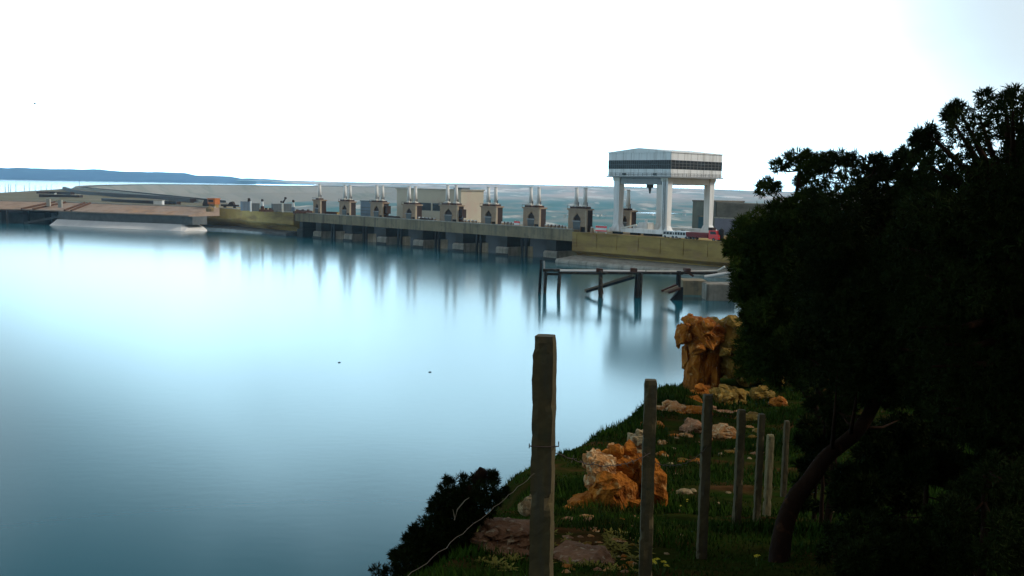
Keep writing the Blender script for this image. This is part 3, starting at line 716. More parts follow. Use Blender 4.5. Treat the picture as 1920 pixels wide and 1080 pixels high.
# things around the crane feet
def ondam(px, w_, z=DR): return dam(s_at(px, w_, z+1), w_, z)
t = thing('water_tank', 'white square tank between the legs of the gantry crane', 'tank', ondam(1211, 18), ANG)
MB().box(-2.2, -2, .3, 2.2, 2, 4.2).build('tank_body', 'white', t, bevel=.3)
MB().tube([(0, 0, 4.2), (0, 0, 5.2)], .5, 8).build('filler_cap', 'white', t)
MB().box(-2.3, -2.1, 0, 2.3, 2.1, .29).build('plinth', 'pale_conc', t)
for px, lab in ((1191, 'white drum at the left, farthest from the white tank'), (1198, 'white drum nearest to the white tank')):
    o = thing('drum', lab, 'drum', ondam(px, 18), ANG, 'white drums beside the tank')
    MB().tube([(0, 0, 0), (0, 0, .3), (0, 0, 2.6), (0, 0, 3.2)], [.75, .8, .8, .5], 10).build('drum_body', 'white', o)
    MB().tube([(0, 0, 1.2), (0, 0, 1.4)], .86, 10).build('drum_hoop', 'grille', o)

def wheel(t, x, y, r=.5, wd=.32):
    w_ = MB().tube([(x, y-wd/2, r), (x, y+wd/2, r)], r, 14).build('wheel', 'black', t)
    MB().tube([(x, y-wd/2-.03, r), (x, y-wd/2-.005, r)], r*.55, 10).build('rim', 'grille', w_)
def van(px, w_, ln, hh, label, rear=False):
    t = thing('van', label, 'van', ondam(px, w_), ANG, 'white vans parked under the gantry')
    prof = [(-ln/2, .45), (ln/2, .45), (ln/2, 1.1), (ln/2-.25, 1.35), (ln/2-.9, hh-.1), (ln/2-1.2, hh), (-ln/2+.25, hh), (-ln/2, hh-.3)]
    MB().prism(prof, -1, 1).build('body', 'carwhite', t, bevel=.06)
    n = int(ln//1.5); a0, a1 = -ln/2+.3, ln/2-1.5
    for i in range(n):
        u0 = a0+(a1-a0)*i/n; u1 = a0+(a1-a0)*(i+1)/n
        MB().box(u0+.1, -1.02, hh*.52, u1-.1, -1.003, hh*.86).build('side_window', 'glass', t)
    MB().prism([(ln/2-1.35, hh*.52), (ln/2-.5, hh*.52), (ln/2-.95, hh*.86), (ln/2-1.35, hh*.86)], -1.02, -1.003).build('door_window', 'glass', t)
    for x in (-ln/2+1.1, ln/2-1.2):
        for y in (-.9, .9): wheel(t, x, y, .48)
    for y in (-.7, .7): MB().box(ln/2+.003, y-.18, .75, ln/2+.04, y+.18, 1.0).build('headlight', 'grille', t)
    MB().box(ln/2-.02, -.98, .42, ln/2+.1, .98, .62).build('bumper', 'slategrey', t)
van(1258, 3, 5.6, 2.5, 'white van parked behind the middle gantry leg')
van(1281, 2.5, 6.2, 2.6, 'white van parked directly left of the red truck')
t = thing('truck', 'bright red truck with dark red flatbed parked at the right end of the dam', 'truck', ondam(1325, 2.5), ANG)
MB().box(-7.2, -1.2, .9, 1.2, 1.2, 1.25).build('chassis', 'dkred', t)
MB().box(-7.3, -1.3, 1.26, 1.3, 1.3, 2.5).build('flatbed', 'dkred', t)
MB().prism([(1.5, .6), (5.4, .6), (5.4, 1.9), (4.9, 2.2), (4.4, 3.4), (1.5, 3.4)], -1.25, 1.25).build('cab', 'red', t, bevel=.08)
MB().prism([(2.2, 2.2), (4.55, 2.2), (4.2, 3.1), (2.2, 3.1)], -1.28, -1.255).build('cab_window', 'glass', t)
MB().box(5.403, -1.1, 2.25, 5.41, 1.1, 2.26).build('grille_strip', 'grille', t)
for y in (-.85, .85): MB().box(5.403, y-.2, 1.2, 5.45, y+.2, 1.5).build('headlight', 'grille', t)
for x in (-6, -4.6, 3.6):
    for y in (-1.1, 1.1): wheel(t, x, y, .55, .4)
MB().box(1.2, -.9, 3.403, 2.8, .9, 4.3).build('roof_rack', 'dkbrown', t)
t = thing('rubble_pile', 'dark heap of machine parts behind the white vans', 'heap', ondam(1275, 14), ANG)
mb = MB()
for i in range(16):
    a = random.uniform(-8, 6); h_ = random.uniform(.8, 2.6); mb.taper(a, random.uniform(-1, 2), 0, a+random.uniform(.8, 2.5), random.uniform(2, 4), h_, .6)
mb.build('heap', 'slategrey', t)
t = thing('oil_tank', 'dark upright cylinder standing right of the red truck', 'tank', ondam(1352, 3), ANG)
MB().tube([(0, 0, 0), (0, 0, 3.6), (0, 0, 4.0)], [.9, .9, .4], 10).build('tank_body', 'black', t)
MB().tube([(0, 0, 4.0), (0, 0, 4.4)], .2, 6).build('tank_cap', 'slategrey', t)
# ------------------------------------------------------------------ left abutment fittings
def onleft(px, y=396): return atz(px, y, DT)
def loose(name, label, cat, px, py, group=None):
    p = onleft(px, py); return thing(name, label, cat, p, ANG*.6, group)
t = loose('crane_cab', 'orange machine cab on the left end of the dam wall', 'machine', 401, 391.5)
MB().box(-2.6, -2, 2.4, 2.6, 2, 5.4).build('cab', 'orange', t, bevel=.15)
MB().box(-2, -2.05, 3.6, 1.6, -2.01, 4.8).build('cab_window', 'dkbrown', t)
MB().box(-3, -2.2, 5.42, 3, 2.2, 5.7).build('roof', 'orange', t)
for x in (-1.8, 1.8): MB().box(x-.35, -1.4, 0, x+.35, 1.4, 2.39).build('leg', 'yellow_conc', t)
t = loose('winch_drum', 'dark arched winch drum left of the orange cab', 'winch', 395, 391)
MB().prism([(-4.4, 0), (1, 0), (1, 2.6), (-.2, 4.6), (-1.8, 5.2), (-3.4, 4.4), (-4.4, 2.4)], -1.5, 1.5).build('drum', 'dkbrown', t)
MB().box(-4.8, -1.9, 0, 1.2, -1.52, .8).build('base', 'grey_conc', t)
t = loose('pale_boulder', 'pale round block on the wall edge below the orange cab', 'block', 398, 397)
MB().tube([(-1.5, 0, .0), (-1.5, 0, 1.4), (-1.4, 0, 2.2), (-1.4, 0, 2.5)], [1.9, 2.0, 1.5, .6], 9).build('block', 'stone', t)
t = loose('pipe_rack', 'dark low pipe rack right of the orange cab', 'rack', 432, 391)
MB().box(-6, -1, 1.2, 5.5, 1, 2.2).build('pipe_bundle', 'dkbrown', t)
for x in (-4, 3): MB().box(x-.3, -.8, 0, x+.3, .8, 1.19).build('leg', 'dkbrown', t)
MB().prism([(-1, 2.2), (3, 2.2), (2, 3.9), (0, 3.4)], -.8, .8).build('valve', 'dkbrown', t)
for i, (a, b, y, mat, lab) in enumerate(((454, 469, 395, 'bluegrey', 'light blue grey cabinet, leftmost of the panels on the dam wall'), (472, 487, 396, 'slategrey', 'dark grey cabinet with a white corner post beside the blue grey one'), (512, 528, 397, 'slategrey', 'dark grey cabinet left of the bent lamp mast'), (533, 547, 397, 'slategrey', 'dark grey cabinet right of the bent lamp mast'))):
    p0, p1 = onleft(a, y), onleft(b, y); d = p1-p0
    t = thing('switch_cabinet', lab, 'cabinet', p0, math.atan2(d.y, d.x), 'switch cabinets on the left dam wall')
    l_ = d.length; hh = 4.6 if i < 1 else 3.9
    MB().box(0, 0, 0, l_, 2.2, hh).build('cabinet', mat, t)
    MB().box(-.15, -.15, hh+.003, l_+.15, 2.35, hh+.25).build('lid', 'girdergrey', t)
    for k in (1, 2): MB().box(l_*k/3-.05, -.05, .3, l_*k/3+.05, -.004, hh-.3).build('door_seam', 'bluegrey' if mat != 'bluegrey' else 'slategrey', t)
t = loose('mast', 'white mast with dark top in front of the dark grey cabinet', 'mast', 470, 396.5)
MB().box(-.3, -.3, 0, .3, .3, 5.2).build('pole', 'white', t); MB().tube([(-1, 0, 4.9), (-1, 0, 6.6)], [.8, .6], 8).build('head', 'dkbrown', t)
t = loose('lamp_mast', 'thin mast with a bent arm and round head between dark cabinets', 'mast', 530, 398)
MB().tube([(0, 0, 0), (0, 0, 5.4)], .4, 8).build('pole', 'cream', t)
MB().tube([(-1.1, 0, 5.2), (.4, 0, 5.0), (1.8, 0, 6.8)], [.5, .5, .25], 8).build('arm', 'dkbrown', t)
MB().tube([(1.8, 0, 6.6), (1.8, 0, 7.6)], [.7, .5], 8).build('lamp_head', 'dkbrown', t)
for px, y, m1, m2, lab in ((492, 396, 'white', 'dkbrown', 'slim white valve post with dark cap and rusty foot'), (550, 398, 'white', 'bluegrey', 'slim white valve post with dark blue body at the wall corner')):
    t = loose('valve_post', lab, 'valve post', px, y, 'valve posts on the left dam wall')
    MB().taper(-.9, -.6, 0, .9, .6, 2.6, .75).build('pedestal', 'rust' if m2 == 'dkbrown' else m2, t)
    MB().taper(-.65, -.45, 2.6, .65, .45, 4.9, .6).build('column', m1, t)
    MB().tube([(0, 0, 4.9), (0, 0, 5.3), (0, 0, 6.2)], [.35, .7, .45], 10).build('cap', 'dkbrown', t)
for a, b, y, lab in ((488, 513, 397, 'rusty winch frame between the valve post and the dark cabinets'), (552, 586, 400, 'rusty winch frame right of the blue valve post')):
    p0, p1 = onleft(a, y), onleft(b, y); d = p1-p0
    t = thing('rusty_winch', lab, 'winch', p0, math.atan2(d.y, d.x), 'rusty winch frames on the left dam wall')
    l_ = d.length; MB().box(0, 0, 0, l_, 2, 1.1).build('bed', 'rust', t)
    for k in range(3): MB().box(l_*(.2+.3*k)-.4, .3, 1.1, l_*(.2+.3*k)+.4, 1.6, 1.9).build('drum_block', 'dkbrown' if k % 2 else 'rust', t)
t = thing('site_hut', 'tiny white box hut on the terrace above the brown slab', 'hut', atz(298, 384.5, 11), 0)
MB().box(-2.4, -2, 0, 2.4, 2, 2.6).build('wall', 'white', t); MB().box(-2.6, -2.2, 2.603, 2.6, 2.2, 2.9).build('roof', 'pale_conc', t)

# village in the valley
for i, (px, py) in enumerate(((1059, 407), (1113, 405), (1119, 406), (1126, 405.5), (1132, 407), (1066, 403), (1222, 404), (1283, 404.5))):
    p = atz(px, py, -46); t = thing('village_house', 'tiny white house in the far valley beyond the dam', 'house', p, .4*i, 'white houses in the valley')
    MB().box(-4, -3, 0, 4, 3, 4.5).build('wall', 'plaster', t); MB().box(-4.3, -3.3, 4.503, 4.3, 3.3, 5).build('roof', 'pale_conc', t)

# ------------------------------------------------------------------ wrecked jetty in the water
jw = thing('wrecked_jetty', 'collapsed jetty with a white pipe on dark piles standing in the water', 'jetty')
def wp_(px, py, D): return atD(px, py, D)
MB().tube([wp_(1050, 507.5, 251), wp_(1120, 508, 250)], .30, 8).build('pipe', 'pipewhite', jw)
MB().tube([wp_(1122, 508, 250), wp_(1210, 509, 249)], .28, 8).build('pipe', 'pipewhite', jw)
MB().tube([wp_(1212, 509, 249), wp_(1300, 509, 248), wp_(1345, 508, 247), wp_(1359, 500, 246)], .26, 8).build('pipe', 'cream', jw)
MB().tube([wp_(1321, 519.5, 240), wp_(1374, 511, 239)], .4, 8).build('pipe', 'pipewhite', jw)
for (px, y0, rr, mm) in ((1014.5, 487, .55, 'black'), (1024, 505, .6, 'debris'), (1050, 506, .7, 'debris'), (1126, 508, .8, 'debris'), (1196, 511, .9, 'black'), (1203, 512, .55, 'debris'), (1273, 508, .95, 'black'), (1019.5, 489, .35, 'girdergrey')):
    D = 253 if px < 1100 else 247
    a = wp_(px, y0, D); b = Vector((a.x+random.uniform(-.5, .5), a.y, -5)); MB().tube([a, b], [rr*.6, rr*.75], 8).build('pile', mm, jw)
MB().bar(wp_(1018, 506.5, 252), wp_(1054, 506.5, 252), 1.4, .7).build('cap_beam', 'debris', jw)
MB().bar(wp_(1024, 514, 252), wp_(1051, 514, 252), .8, .6).build('cross_beam', 'debris', jw)
for a, b in ((1050, 1135), (1120, 1200), (1195, 1280), (1270, 1345)):
    MB().bar(wp_(a, 511.5, 248), wp_(b, 512.5, 247), 1.6, .55).build('deck_beam', 'debris', jw)
MB().bar(wp_(1097, 545.5, 252), wp_(1186, 517, 249), 1.1, .8).build('fallen_beam', 'drywood', jw)
MB().bar(wp_(1100, 547, 250), wp_(1190, 520, 247), 1.3, .6).build('fallen_beam', 'black', jw)
MB().bar(wp_(1125, 540, 249), wp_(1127, 551, 249), 1.6, 1.2).build('rusty_sleeve', 'rust', jw)
for k, (mm, dx) in enumerate((('rust', 0), ('drywood', 6), ('rust', 13))):
    MB().bar(wp_(1240+dx, 546+k*1.5, 243-k), wp_(1268+dx*.6, 534+k*3.4, 243-k), 1.0, .5).build('fallen_plate', mm, jw)
MB().prism([(0, -3), (4.2, -3), (4.2, 1.8), (3.6, 1.8)], 0, 1.4).build('torn_panel', 'black', jw).location = wp_(1248, 557, 243) - Vector((0, 0, -.6))
for px in (1188, 1124, 1288): MB().bar(wp_(px-6, 507, 248), wp_(px+6, 508, 248), 1.8, 1.2).build('rusty_clamp', 'rust', jw)
MB().bar(wp_(1284, 507, 246), wp_(1300, 518, 246), .7, .5).build('broken_strut', 'rust', jw)
for (a, b, yt, yb, D, lab) in ((1279, 1326, 526, 553, 256, 'grey concrete block in the water behind the rusty plates'), (1325, 1378, 533, 562, 244, 'paler concrete block in the water nearer the trees')):
    p0 = atD(a, yb, D); p1 = atD(b, yb, D); z1 = atD(a, yt, D).z
    o = MB().box(p0.x, p0.y, -5, p1.x, p0.y+7, z1).build('concrete_footing', 'pierconc' if D < 250 else 'grey_conc', bevel=.2); tag(o, lab, 'concrete block', 'concrete footings in the water')

# ------------------------------------------------------------------ near bank terrain
dY = [-40, 0, 6.3, 8.6, 12, 15, 21, 30, 40, 50, 60, 100, 200, 320]
dV = [-2, 1.6, 2.95, 3.6, 4.46, 5.15, 6.85, 8.2, 9.3, 10.5, 11.2, 12.5, 14, 15.5]
eY = [-40, 0, 12, 21, 30, 40, 50, 58, 64, 72, 100, 200, 296, 340]
eX = [-4, -1.6, -.6, -.1, 1.5, 4.9, 8.2, 10.2, 14.5, 22, 42, 66, 88, 95]
def gz(X, Y):
    X = np.asarray(X, float); Y = np.asarray(Y, float)
    z = 26 - np.interp(Y, dY, dV)
    z = z + np.clip(X-5-.10*Y, 0, 60)*.10
    z = z + .85*np.exp(-((X-7.0)/1.9)**2-((Y-46)/4.5)**2)
    wob = .35*fbm(X*0+3, Y, .5, 3, 8)*np.clip(Y/20, 0, 1)
    u = np.interp(Y, eY, eX) + wob - X
    k = np.where(u > 0, np.where(u < 1.2, u*u*.95, 1.37+(u-1.2)*2.5), 0)
    k = k*(1+.10*fbm(X, Y, .45, 3, 4)*np.clip(u/3, 0, 1))
    z = z - k + .05*fbm(X, Y, .8, 4, 2)*np.clip(Y/8, .3, 1)
    return np.maximum(z, -6)
xs = np.unique(np.concatenate([np.linspace(-16, -6, 30), np.arange(-6, 16, .2), np.linspace(16, 40, 50), np.linspace(40, 200, 60)]))
ys = np.unique(np.concatenate([np.linspace(-40, 2, 30), np.arange(2, 34, .2), np.arange(34, 66, .35), np.linspace(66, 330, 90)]))
X, Y = np.meshgrid(xs, ys)
tag(npmesh('ground', np.stack([X, Y, gz(X, Y)], -1).reshape(-1, 3), grid_faces(len(xs), len(ys)), 'ground'), kind='structure')
bpy.data.objects['ground'].data.polygons.foreach_set('use_smooth', [True]*len(bpy.data.objects['ground'].data.polygons))
def onground(px, py):                       # where the picture ray meets the near ground
    d = ray(px, py); t = 4.0/d.y
    for _ in range(4000):
        p = CAM + d*t
        if p.z <= gz(p.x, p.y): return p
        t += .04/d.y
    return p

# ------------------------------------------------------------------ rocks
def rockmesh(rx, ry, rz_, seed, sub=4, rough=.35, fr=1.6, flat=.0, block=.0, strata=0.0, vs=1.0):
    """angular weathered stone: a main chunk with smaller broken chunks against it, every face chipped by noise"""
    r = random.Random(seed*13+5); bm = bmesh.new()
    def chunk(c, k, big):
        b2 = bmesh.new(); n_ = 34 if big else 18
        for _ in range(n_):
            d = Vector((r.gauss(0, 1), r.gauss(0, 1), r.gauss(0, 1))).normalized()
            if block: d = d.lerp(d/max(abs(d.x), abs(d.y), abs(d.z)), block)
            b2.verts.new(c+d*k*r.uniform(.80, 1.08))
        h = bmesh.ops.convex_hull(b2, input=b2.verts)
        bmesh.ops.delete(b2, geom=[v for v in b2.verts if not v.link_faces], context='VERTS')
        bmesh.ops.subdivide_edges(b2, edges=b2.edges, cuts=4 if big else 2, use_grid_fill=True)
        o = Vector((seed*7.3, seed*3.1, seed*1.7))
        for v_ in b2.verts:
            q = Vector((v_.co.x, v_.co.y, v_.co.z*vs))
            a = noise.noise(q*3+o)*.07 + noise.noise(q*8+o)*.04 + (noise.cell(q*4+o)-.5)*.05 - max(0, .10-abs(noise.noise(q*2.3+o)))*.9
            if strata: a += strata*(noise.cell(Vector((0, 0, q.z*7+seed)))-.5)
            v_.co += (v_.co-c).normalized()*a*(k if big else k*1.2)
        me_ = bpy.data.meshes.new('tmp'); b2.to_mesh(me_); b2.free(); bm.from_mesh(me_); bpy.data.meshes.remove(me_)
    chunk(Vector((0, 0, 0)), .86, True)
    if sub >= 4:
        for _ in range(10 if sub > 4 else 5):
            d = Vector((r.gauss(0, 1), r.gauss(0, 1), r.gauss(0, 1))).normalized()
            if block: d = d.lerp(d/max(abs(d.x), abs(d.y), abs(d.z)), block*.7)
            chunk(d*r.uniform(.62, .85), r.uniform(.22, .46), False)
    for v_ in bm.verts:
        if flat and v_.co.z < -flat: v_.co.z = -flat
        v_.co = Vector((v_.co.x*rx, v_.co.y*ry, v_.co.z*rz_))
    me = bpy.data.meshes.new('rock'); bm.to_mesh(me); bm.free(); return me
def rock(name, px, py, D, rx, ry, rz_, seed, mat, label, cat='rock', group=None, rot=0, **k):
    me = rockmesh(rx, ry, rz_, seed, **k)
    o = link(name, me, mat); o.location = atD(px, py, D); o.rotation_euler = (0, 0, rot)
    return tag(o, label, cat, group)
m1 = 1/1900
# cliff stack: mushroom head over a narrow neck, on a talus foot
cl_t = thing('rock_stack', 'tall orange rock stack with an overhanging head at the cliff edge', 'rock stack')
def stack(parts, name, mat, parent):
    for i, (px, py, D, rxp, rzp, ryd, seed, kk) in enumerate(parts):
        me = rockmesh(1.16*rxp*D*m1, ryd*1.1, 1.16*rzp*D*m1, seed, **kk)
        o = link(name[i], me, mat[i], parent); o.location = atD(px, py, D)
D0 = 54
K = lambda **k: dict(dict(sub=5, rough=.46, fr=1.7, block=.4), **k)
stack([(1318, 626, D0, 38, 34, 1.8, 3, K()),
       (1281, 628, D0-.6, 15, 24, .8, 11, K(sub=4)),
       (1298, 603, D0, 20, 13, 1.0, 17, K(sub=4)),
       (1303, 690, D0, 20, 58, 1.0, 5, K(rough=.26, block=.7, fr=2.6, vs=.45)),
       (1330, 684, D0+.3, 26, 64, 1.2, 7, K(rough=.32, block=.6, fr=2.6, vs=.45)),
       (1372, 628, D0+.5, 40, 36, 2.2, 9, K(strata=.08)),
       (1368, 672, D0+.3, 36, 36, 2.2, 15, K(strata=.08)),
       (1408, 690, D0+1, 50, 46, 2.2, 13, K()),
       (1326, 748, D0-5, 34, 22, 1.2, 21, K(strata=.06)),
       (1306, 774, D0-10, 26, 24, .9, 23, K()),
       (1362, 752, D0-7, 34, 26, 1.2, 25, K(strata=.1)),
       (1352, 784, D0-11, 34, 20, .9, 27, K(strata=.1))],
      ['head', 'overhang', 'cap', 'neck', 'neck', 'shoulder', 'shoulder', 'shoulder', 'foot', 'foot', 'foot', 'foot'], ['rock', 'rock', 'rock', 'rock', 'rock', 'rocky', 'rocky', 'rocky', 'rock', 'rock', 'rocky', 'rockpink'], cl_t)
gB = 'boulders below the rock stack'
for i, (px, py, D, rx, ry, rz_, mat, lab) in enumerate([
    (1372, 745, 50, 42, 1.3, 24, 'rocky', 'wide layered boulder right of the stack foot'),
    (1400, 775, 46, 22, .7, 16, 'rockpink', 'pinkish boulder behind the fourth fence post'),
    (1345, 792, 43, 36, .9, 18, 'rock', 'low pale orange boulder between second and third posts'),
    (1284, 792, 42, 36, .9, 20, 'rocky', 'yellowish boulder on the grass slope left of the third post'),
    (1246, 803, 40, 26, .7, 16, 'rock', 'small orange boulder beside the second fence post'),
    (1430, 742, 48, 30, .9, 18, 'rocky', 'mossy boulder under the tree edge'),
    (1460, 756, 44, 22, .7, 14, 'rock', 'boulder under the tree right of the fifth post'),
    (1378, 797, 41, 28, .6, 14, 'rockpale', 'pale flat boulder just right of the third post'),
    (1408, 690, 50, 34, 1.2, 22, 'rocky', 'bright boulder glimpsed under the tree branches')]):
    rock('boulder', px, py, D, rx*D*m1, ry, rz_*D*m1, 30+i, mat, lab, 'boulder', gB, sub=4, rough=.4, fr=1.7, block=.3)
for i, (px, py, D, r_, mat, lab) in enumerate([(1262, 782, 41.5, 24, 'rockpale', 'pale orange boulder on the slope left of the third post top'), (1306, 790, 41, 26, 'rock', 'orange boulder touching the third post on its left'), (1225, 815, 38, 22, 'rock', 'orange boulder half hidden behind the second post'), (1300, 812, 37, 20, 'rockpink', 'pinkish boulder at the lower end of the boulder row'), (1412, 800, 40, 22, 'rocky', 'mossy boulder between the fourth and fifth posts'), (1356, 818, 36, 18, 'rockpale', 'small pale orange boulder right of the third post')]):
    rock('boulder', px, py-7, D, r_*1.6*D*m1, .9, r_*1.05*D*m1, 60+i, mat, lab, 'boulder', gB, sub=4, block=.3)
# outcrop on the edge between the first two posts
oc = thing('rock_outcrop', 'orange crumbling rock outcrop between the first and second fence posts', 'rock outcrop')
Do = 20.5
stack([(1150, 930, Do, 52, 50, .6, 41, K()),
       (1178, 875, Do+.6, 44, 44, .5, 43, K(block=.5)),
       (1200, 832, Do+1, 24, 22, .45, 45, K(block=.6)),
       (1104, 952, Do-.2, 44, 28, .5, 47, K()),
       (1216, 915, Do+.3, 36, 54, .5, 49, K()),
       (1126, 886, Do+.3, 32, 40, .45, 51, K(block=.45)),
       (1072, 970, Do-.3, 28, 16, .35, 53, K(sub=4)),
       (1158, 858, Do+.8, 26, 24, .4, 55, K()),
       (1195, 960, Do-.2, 38, 22, .4, 57, K()),
       (1140, 968, Do-.5, 40, 16, .35, 58, K())],
      ['rock_face', 'rock_face', 'rock_cap', 'rock_foot', 'rock_face', 'rock_face', 'rock_foot', 'rock_cap', 'rock_foot', 'rock_foot'], ['rock', 'rock', 'stone', 'rock', 'rock', 'rockpale', 'rock', 'rockpale', 'rock', 'rock'], oc)
# ledge at the bottom left of the first post
ol = thing('rock_ledge', 'pinkish layered rock ledge at the foot of the first fence post', 'rock ledge')
stack([(948, 1008, 12.2, 58, 26, .45, 61, dict(sub=5, block=.6, strata=.14)),
       (950, 1042, 11.9, 66, 30, .45, 63, dict(sub=5, block=.6, strata=.14)),
       (925, 1080, 11.6, 52, 34, .45, 65, dict(sub=5, block=.4)),
       (1100, 1058, 11.6, 76, 26, .6, 67, dict(sub=5, rough=.5, fr=2.6, block=.3)),
       (985, 1092, 11.3, 60, 30, .5, 69, dict(sub=5, rough=.5, fr=2.6, block=.3))],
      ['ledge_top', 'ledge_middle', 'ledge_foot', 'ledge_side', 'ledge_foot'], ['rockpink']*5, ol)
for (px, py, D, r_, lab) in ((985, 955, 14.5, 17, 'pale bleached stone behind the first post'), (993, 940, 15, 12, 'small upright pale stone touching the first post')):
    rock('stone', px, py, D, r_*D*m1, .12, r_*1.2*D*m1, int(px), 'stone', lab, 'stone', 'pale stones by the first post', sub=4, rough=.4)
spts = [(1187, 872), (1243, 850), (1262, 843), (1254, 945), (1270, 890), (1278, 1005), (1282, 925), (1300, 922), (1258, 870), (1310, 870), (1246, 1000), (1245, 955), (1345, 945), (1366, 925), (1352, 852), (1420, 940), (1180, 1010), (1285, 815), (1225+40, 822), (1405, 860), (1560, 962), (1575, 958), (1612, 966), (1350, 1000), (1146, 1012), (1275, 960), (1120, 1018), (1095, 1035), (1160, 1045), (1190, 1058), (1210+40, 1040), (1075, 1020), (1700, 925), (1725, 935)]
for i, (px, py) in enumerate(spts):
    p = onground(px, py); r_ = random.uniform(5, 10)*(2.2 if i in (6, 32, 33) else 1)*p.y*m1
    me = rockmesh(r_*random.uniform(1, 1.5), r_, r_*random.uniform(.5, .8), 100+i, sub=3, flat=.5)
    o = link('field_stone', me, 'rock' if i in (32, 33) else 'stone', fixn=False); o.location = p; o.rotation_euler = (0, 0, random.uniform(0, 6))
    tag(o, 'small pale stone lying in the grass among the fence posts' if i not in (6, 32, 33) else ('orange humped stone in the grass between second and third posts' if i == 6 else 'reddish stone in the deep shade under the right hand pines'), 'stone', 'stones scattered in the grass')
for i in range(90):
    px, py = (random.uniform(1050, 1215), random.uniform(1005, 1075)) if i < 45 else (random.uniform(1240, 1430), random.uniform(800, 870)) if i < 75 else (random.uniform(1060, 1215), random.uniform(960, 1000))
    p = onground(px, py); r_ = random.uniform(7, 15)*p.y*m1
    me = rockmesh(r_*random.uniform(1, 1.7), r_, r_*random.uniform(.4, .7), 300+i, sub=3, flat=.5)
    o = link('rubble_stone', me, ('rockpink', 'rockpale', 'rock', 'rocky')[i % 4]); o.location = p; o.rotation_euler = (0, 0, random.uniform(0, 6))
    tag(o, ('small broken brown stone on the ground between the first two posts' if i < 45 or i >= 75 else 'small broken brown stone on the slope under the boulder row'), 'stone', 'rubble on the bank')
# ------------------------------------------------------------------ fence
posts = [(1026, 629, 6.3, .140, -1.0, 'postconc', 'big nearest fence post of mossy concrete, leftmost of the row'),
         (1222, 712, 8.6, .112, -.4, 'postconc', 'second fence post from the left, right of the orange outcrop'),
         (1327, 740, 12, .115, .2, 'postconc', 'third dark fence post, standing before the rock stack foot'),
         (1390, 768, 15, .115, .3, 'postconc', 'fourth fence post from the left, dim in the shade'),
         (1427, 776, 17.5, .115, .6, 'postconc', 'fifth fence post, just left of the pale short post'),
         (1444, 815, 20, .13, .6, 'postpale', 'short pale yellowish fence post in the shade'),
         (1475, 789, 22.7, .12, .4, 'postconc', 'farthest thin fence post, right of the pale post')]
PT = []
for i, (px, py, D, wd, tilt, mat, lab) in enumerate(posts):
    top = atD(px, py, D); zb = float(gz(top.x, top.y))-.35; hh = top.z-zb
    bm = bmesh.new(); n_ = 60; rings = []
    for j in range(n_+1):
        z = hh*j/n_; row = []
        for a, b in ((-1, -1), (-.33, -1.0), (.33, -1.0), (1, -1), (1, -.3), (1, .3), (1, 1), (0, 1), (-1, 1), (-1, 0)):
            cor = abs(a) == 1 and abs(b) == 1
            e = .007*noise.noise(Vector((a*2+i*9, b*2, z*5)))+.005*noise.noise(Vector((a*5+i*3, b*5, z*17))) - cor*.030*max(0, noise.noise(Vector((a*7+i*5, b*7, z*8)))-.12)
            c = .94 if abs(a) == 1 and abs(b) == 1 else 1
            k = wd/2*(1.03-.05*j/n_)*c + e
            if j == n_: k -= .006+.006*random.random()
            row.append(bm.verts.new((a*k, b*k, z + (.010*noise.noise(Vector((a*3, b*3, i))) if j == n_ else 0))))
        rings.append(row)
    for j in range(n_):
        for q in range(10): bm.faces.new((rings[j][q], rings[j][(q+1) % 10], rings[j+1][(q+1) % 10], rings[j+1][q]))
    bm.faces.new(rings[-1]); bm.faces.new(rings[0][::-1])
    me = bpy.data.meshes.new('fence_post'); bm.to_mesh(me); bm.free()
    o = link('fence_post', me, mat); o.location = (top.x, top.y, zb); o.rotation_euler = (0, R(tilt*.5), R((-9, -5, 3, 6, 2, 12, 8)[i])) if i else (0, R(-.3), R(-13))
    tag(o, lab, 'fence post', 'concrete fence posts along the cliff edge'); PT.append((top, zb, wd))
def wire(name, a, b, sag, label, rad=.003, barbs=True, mat='wire'):
    a = Vector(a); b = Vector(b); n_ = 24; pts = []
    for i in range(n_+1):
        t = i/n_; p = a.lerp(b, t); p.z -= sag*4*t*(1-t); p += Vector((random.uniform(-1, 1), 0, random.uniform(-1, 1)))*.006; pts.append(p)
    mb = MB().tube(pts, rad, 4)
    if barbs:
        for i in range(1, n_, 2):
            for k in range(2):
                d = Vector((random.uniform(-1, 1), random.uniform(-1, 1), random.uniform(-1, 1))).normalized()*.03
                mb.tube([pts[i]-d, pts[i]+d], .0025, 3)
    o = mb.build(name, mat); return tag(o, label, 'fence wire', 'barbed wire strands on the fence')
for k in range(2):
    a, b = PT[k][0], PT[k+1][0]
    zs = atD(1026, 832, 6.3).z-PT[0][0].z
    wire('barbed_wire', (a.x, a.y-PT[k][2]/2-.004, a.z+zs), (b.x, b.y-PT[k+1][2]/2-.004, b.z+zs*.9), .12, ('barbed wire strand between the first and second posts', 'barbed wire strand between the second and third posts')[k])
a = PT[0][0]; wire('loose_wire', (a.x-.06, a.y-.08, atD(998, 880, 6.3).z), atD(760, 1085, 4.6), .01, 'loose thin wire running down left from the nearest post', .0016, False, 'wirepale')
# wire wrapped round the first post
o = MB().tube([(a.x-.1, a.y-.075, a.z+zs+.003), (a.x, a.y-.082, a.z+zs), (a.x+.085, a.y-.072, a.z+zs+.004), (a.x+.09, a.y+.05, a.z+zs)], .004, 5).tube([(a.x-.1, a.y-.075, a.z+zs-.012), (a.x-.1, a.y-.08, a.z+zs+.02)], .003, 4).build('wire_tie', 'wire')
tag(o, 'wire tie wrapped round the nearest fence post', 'wire')

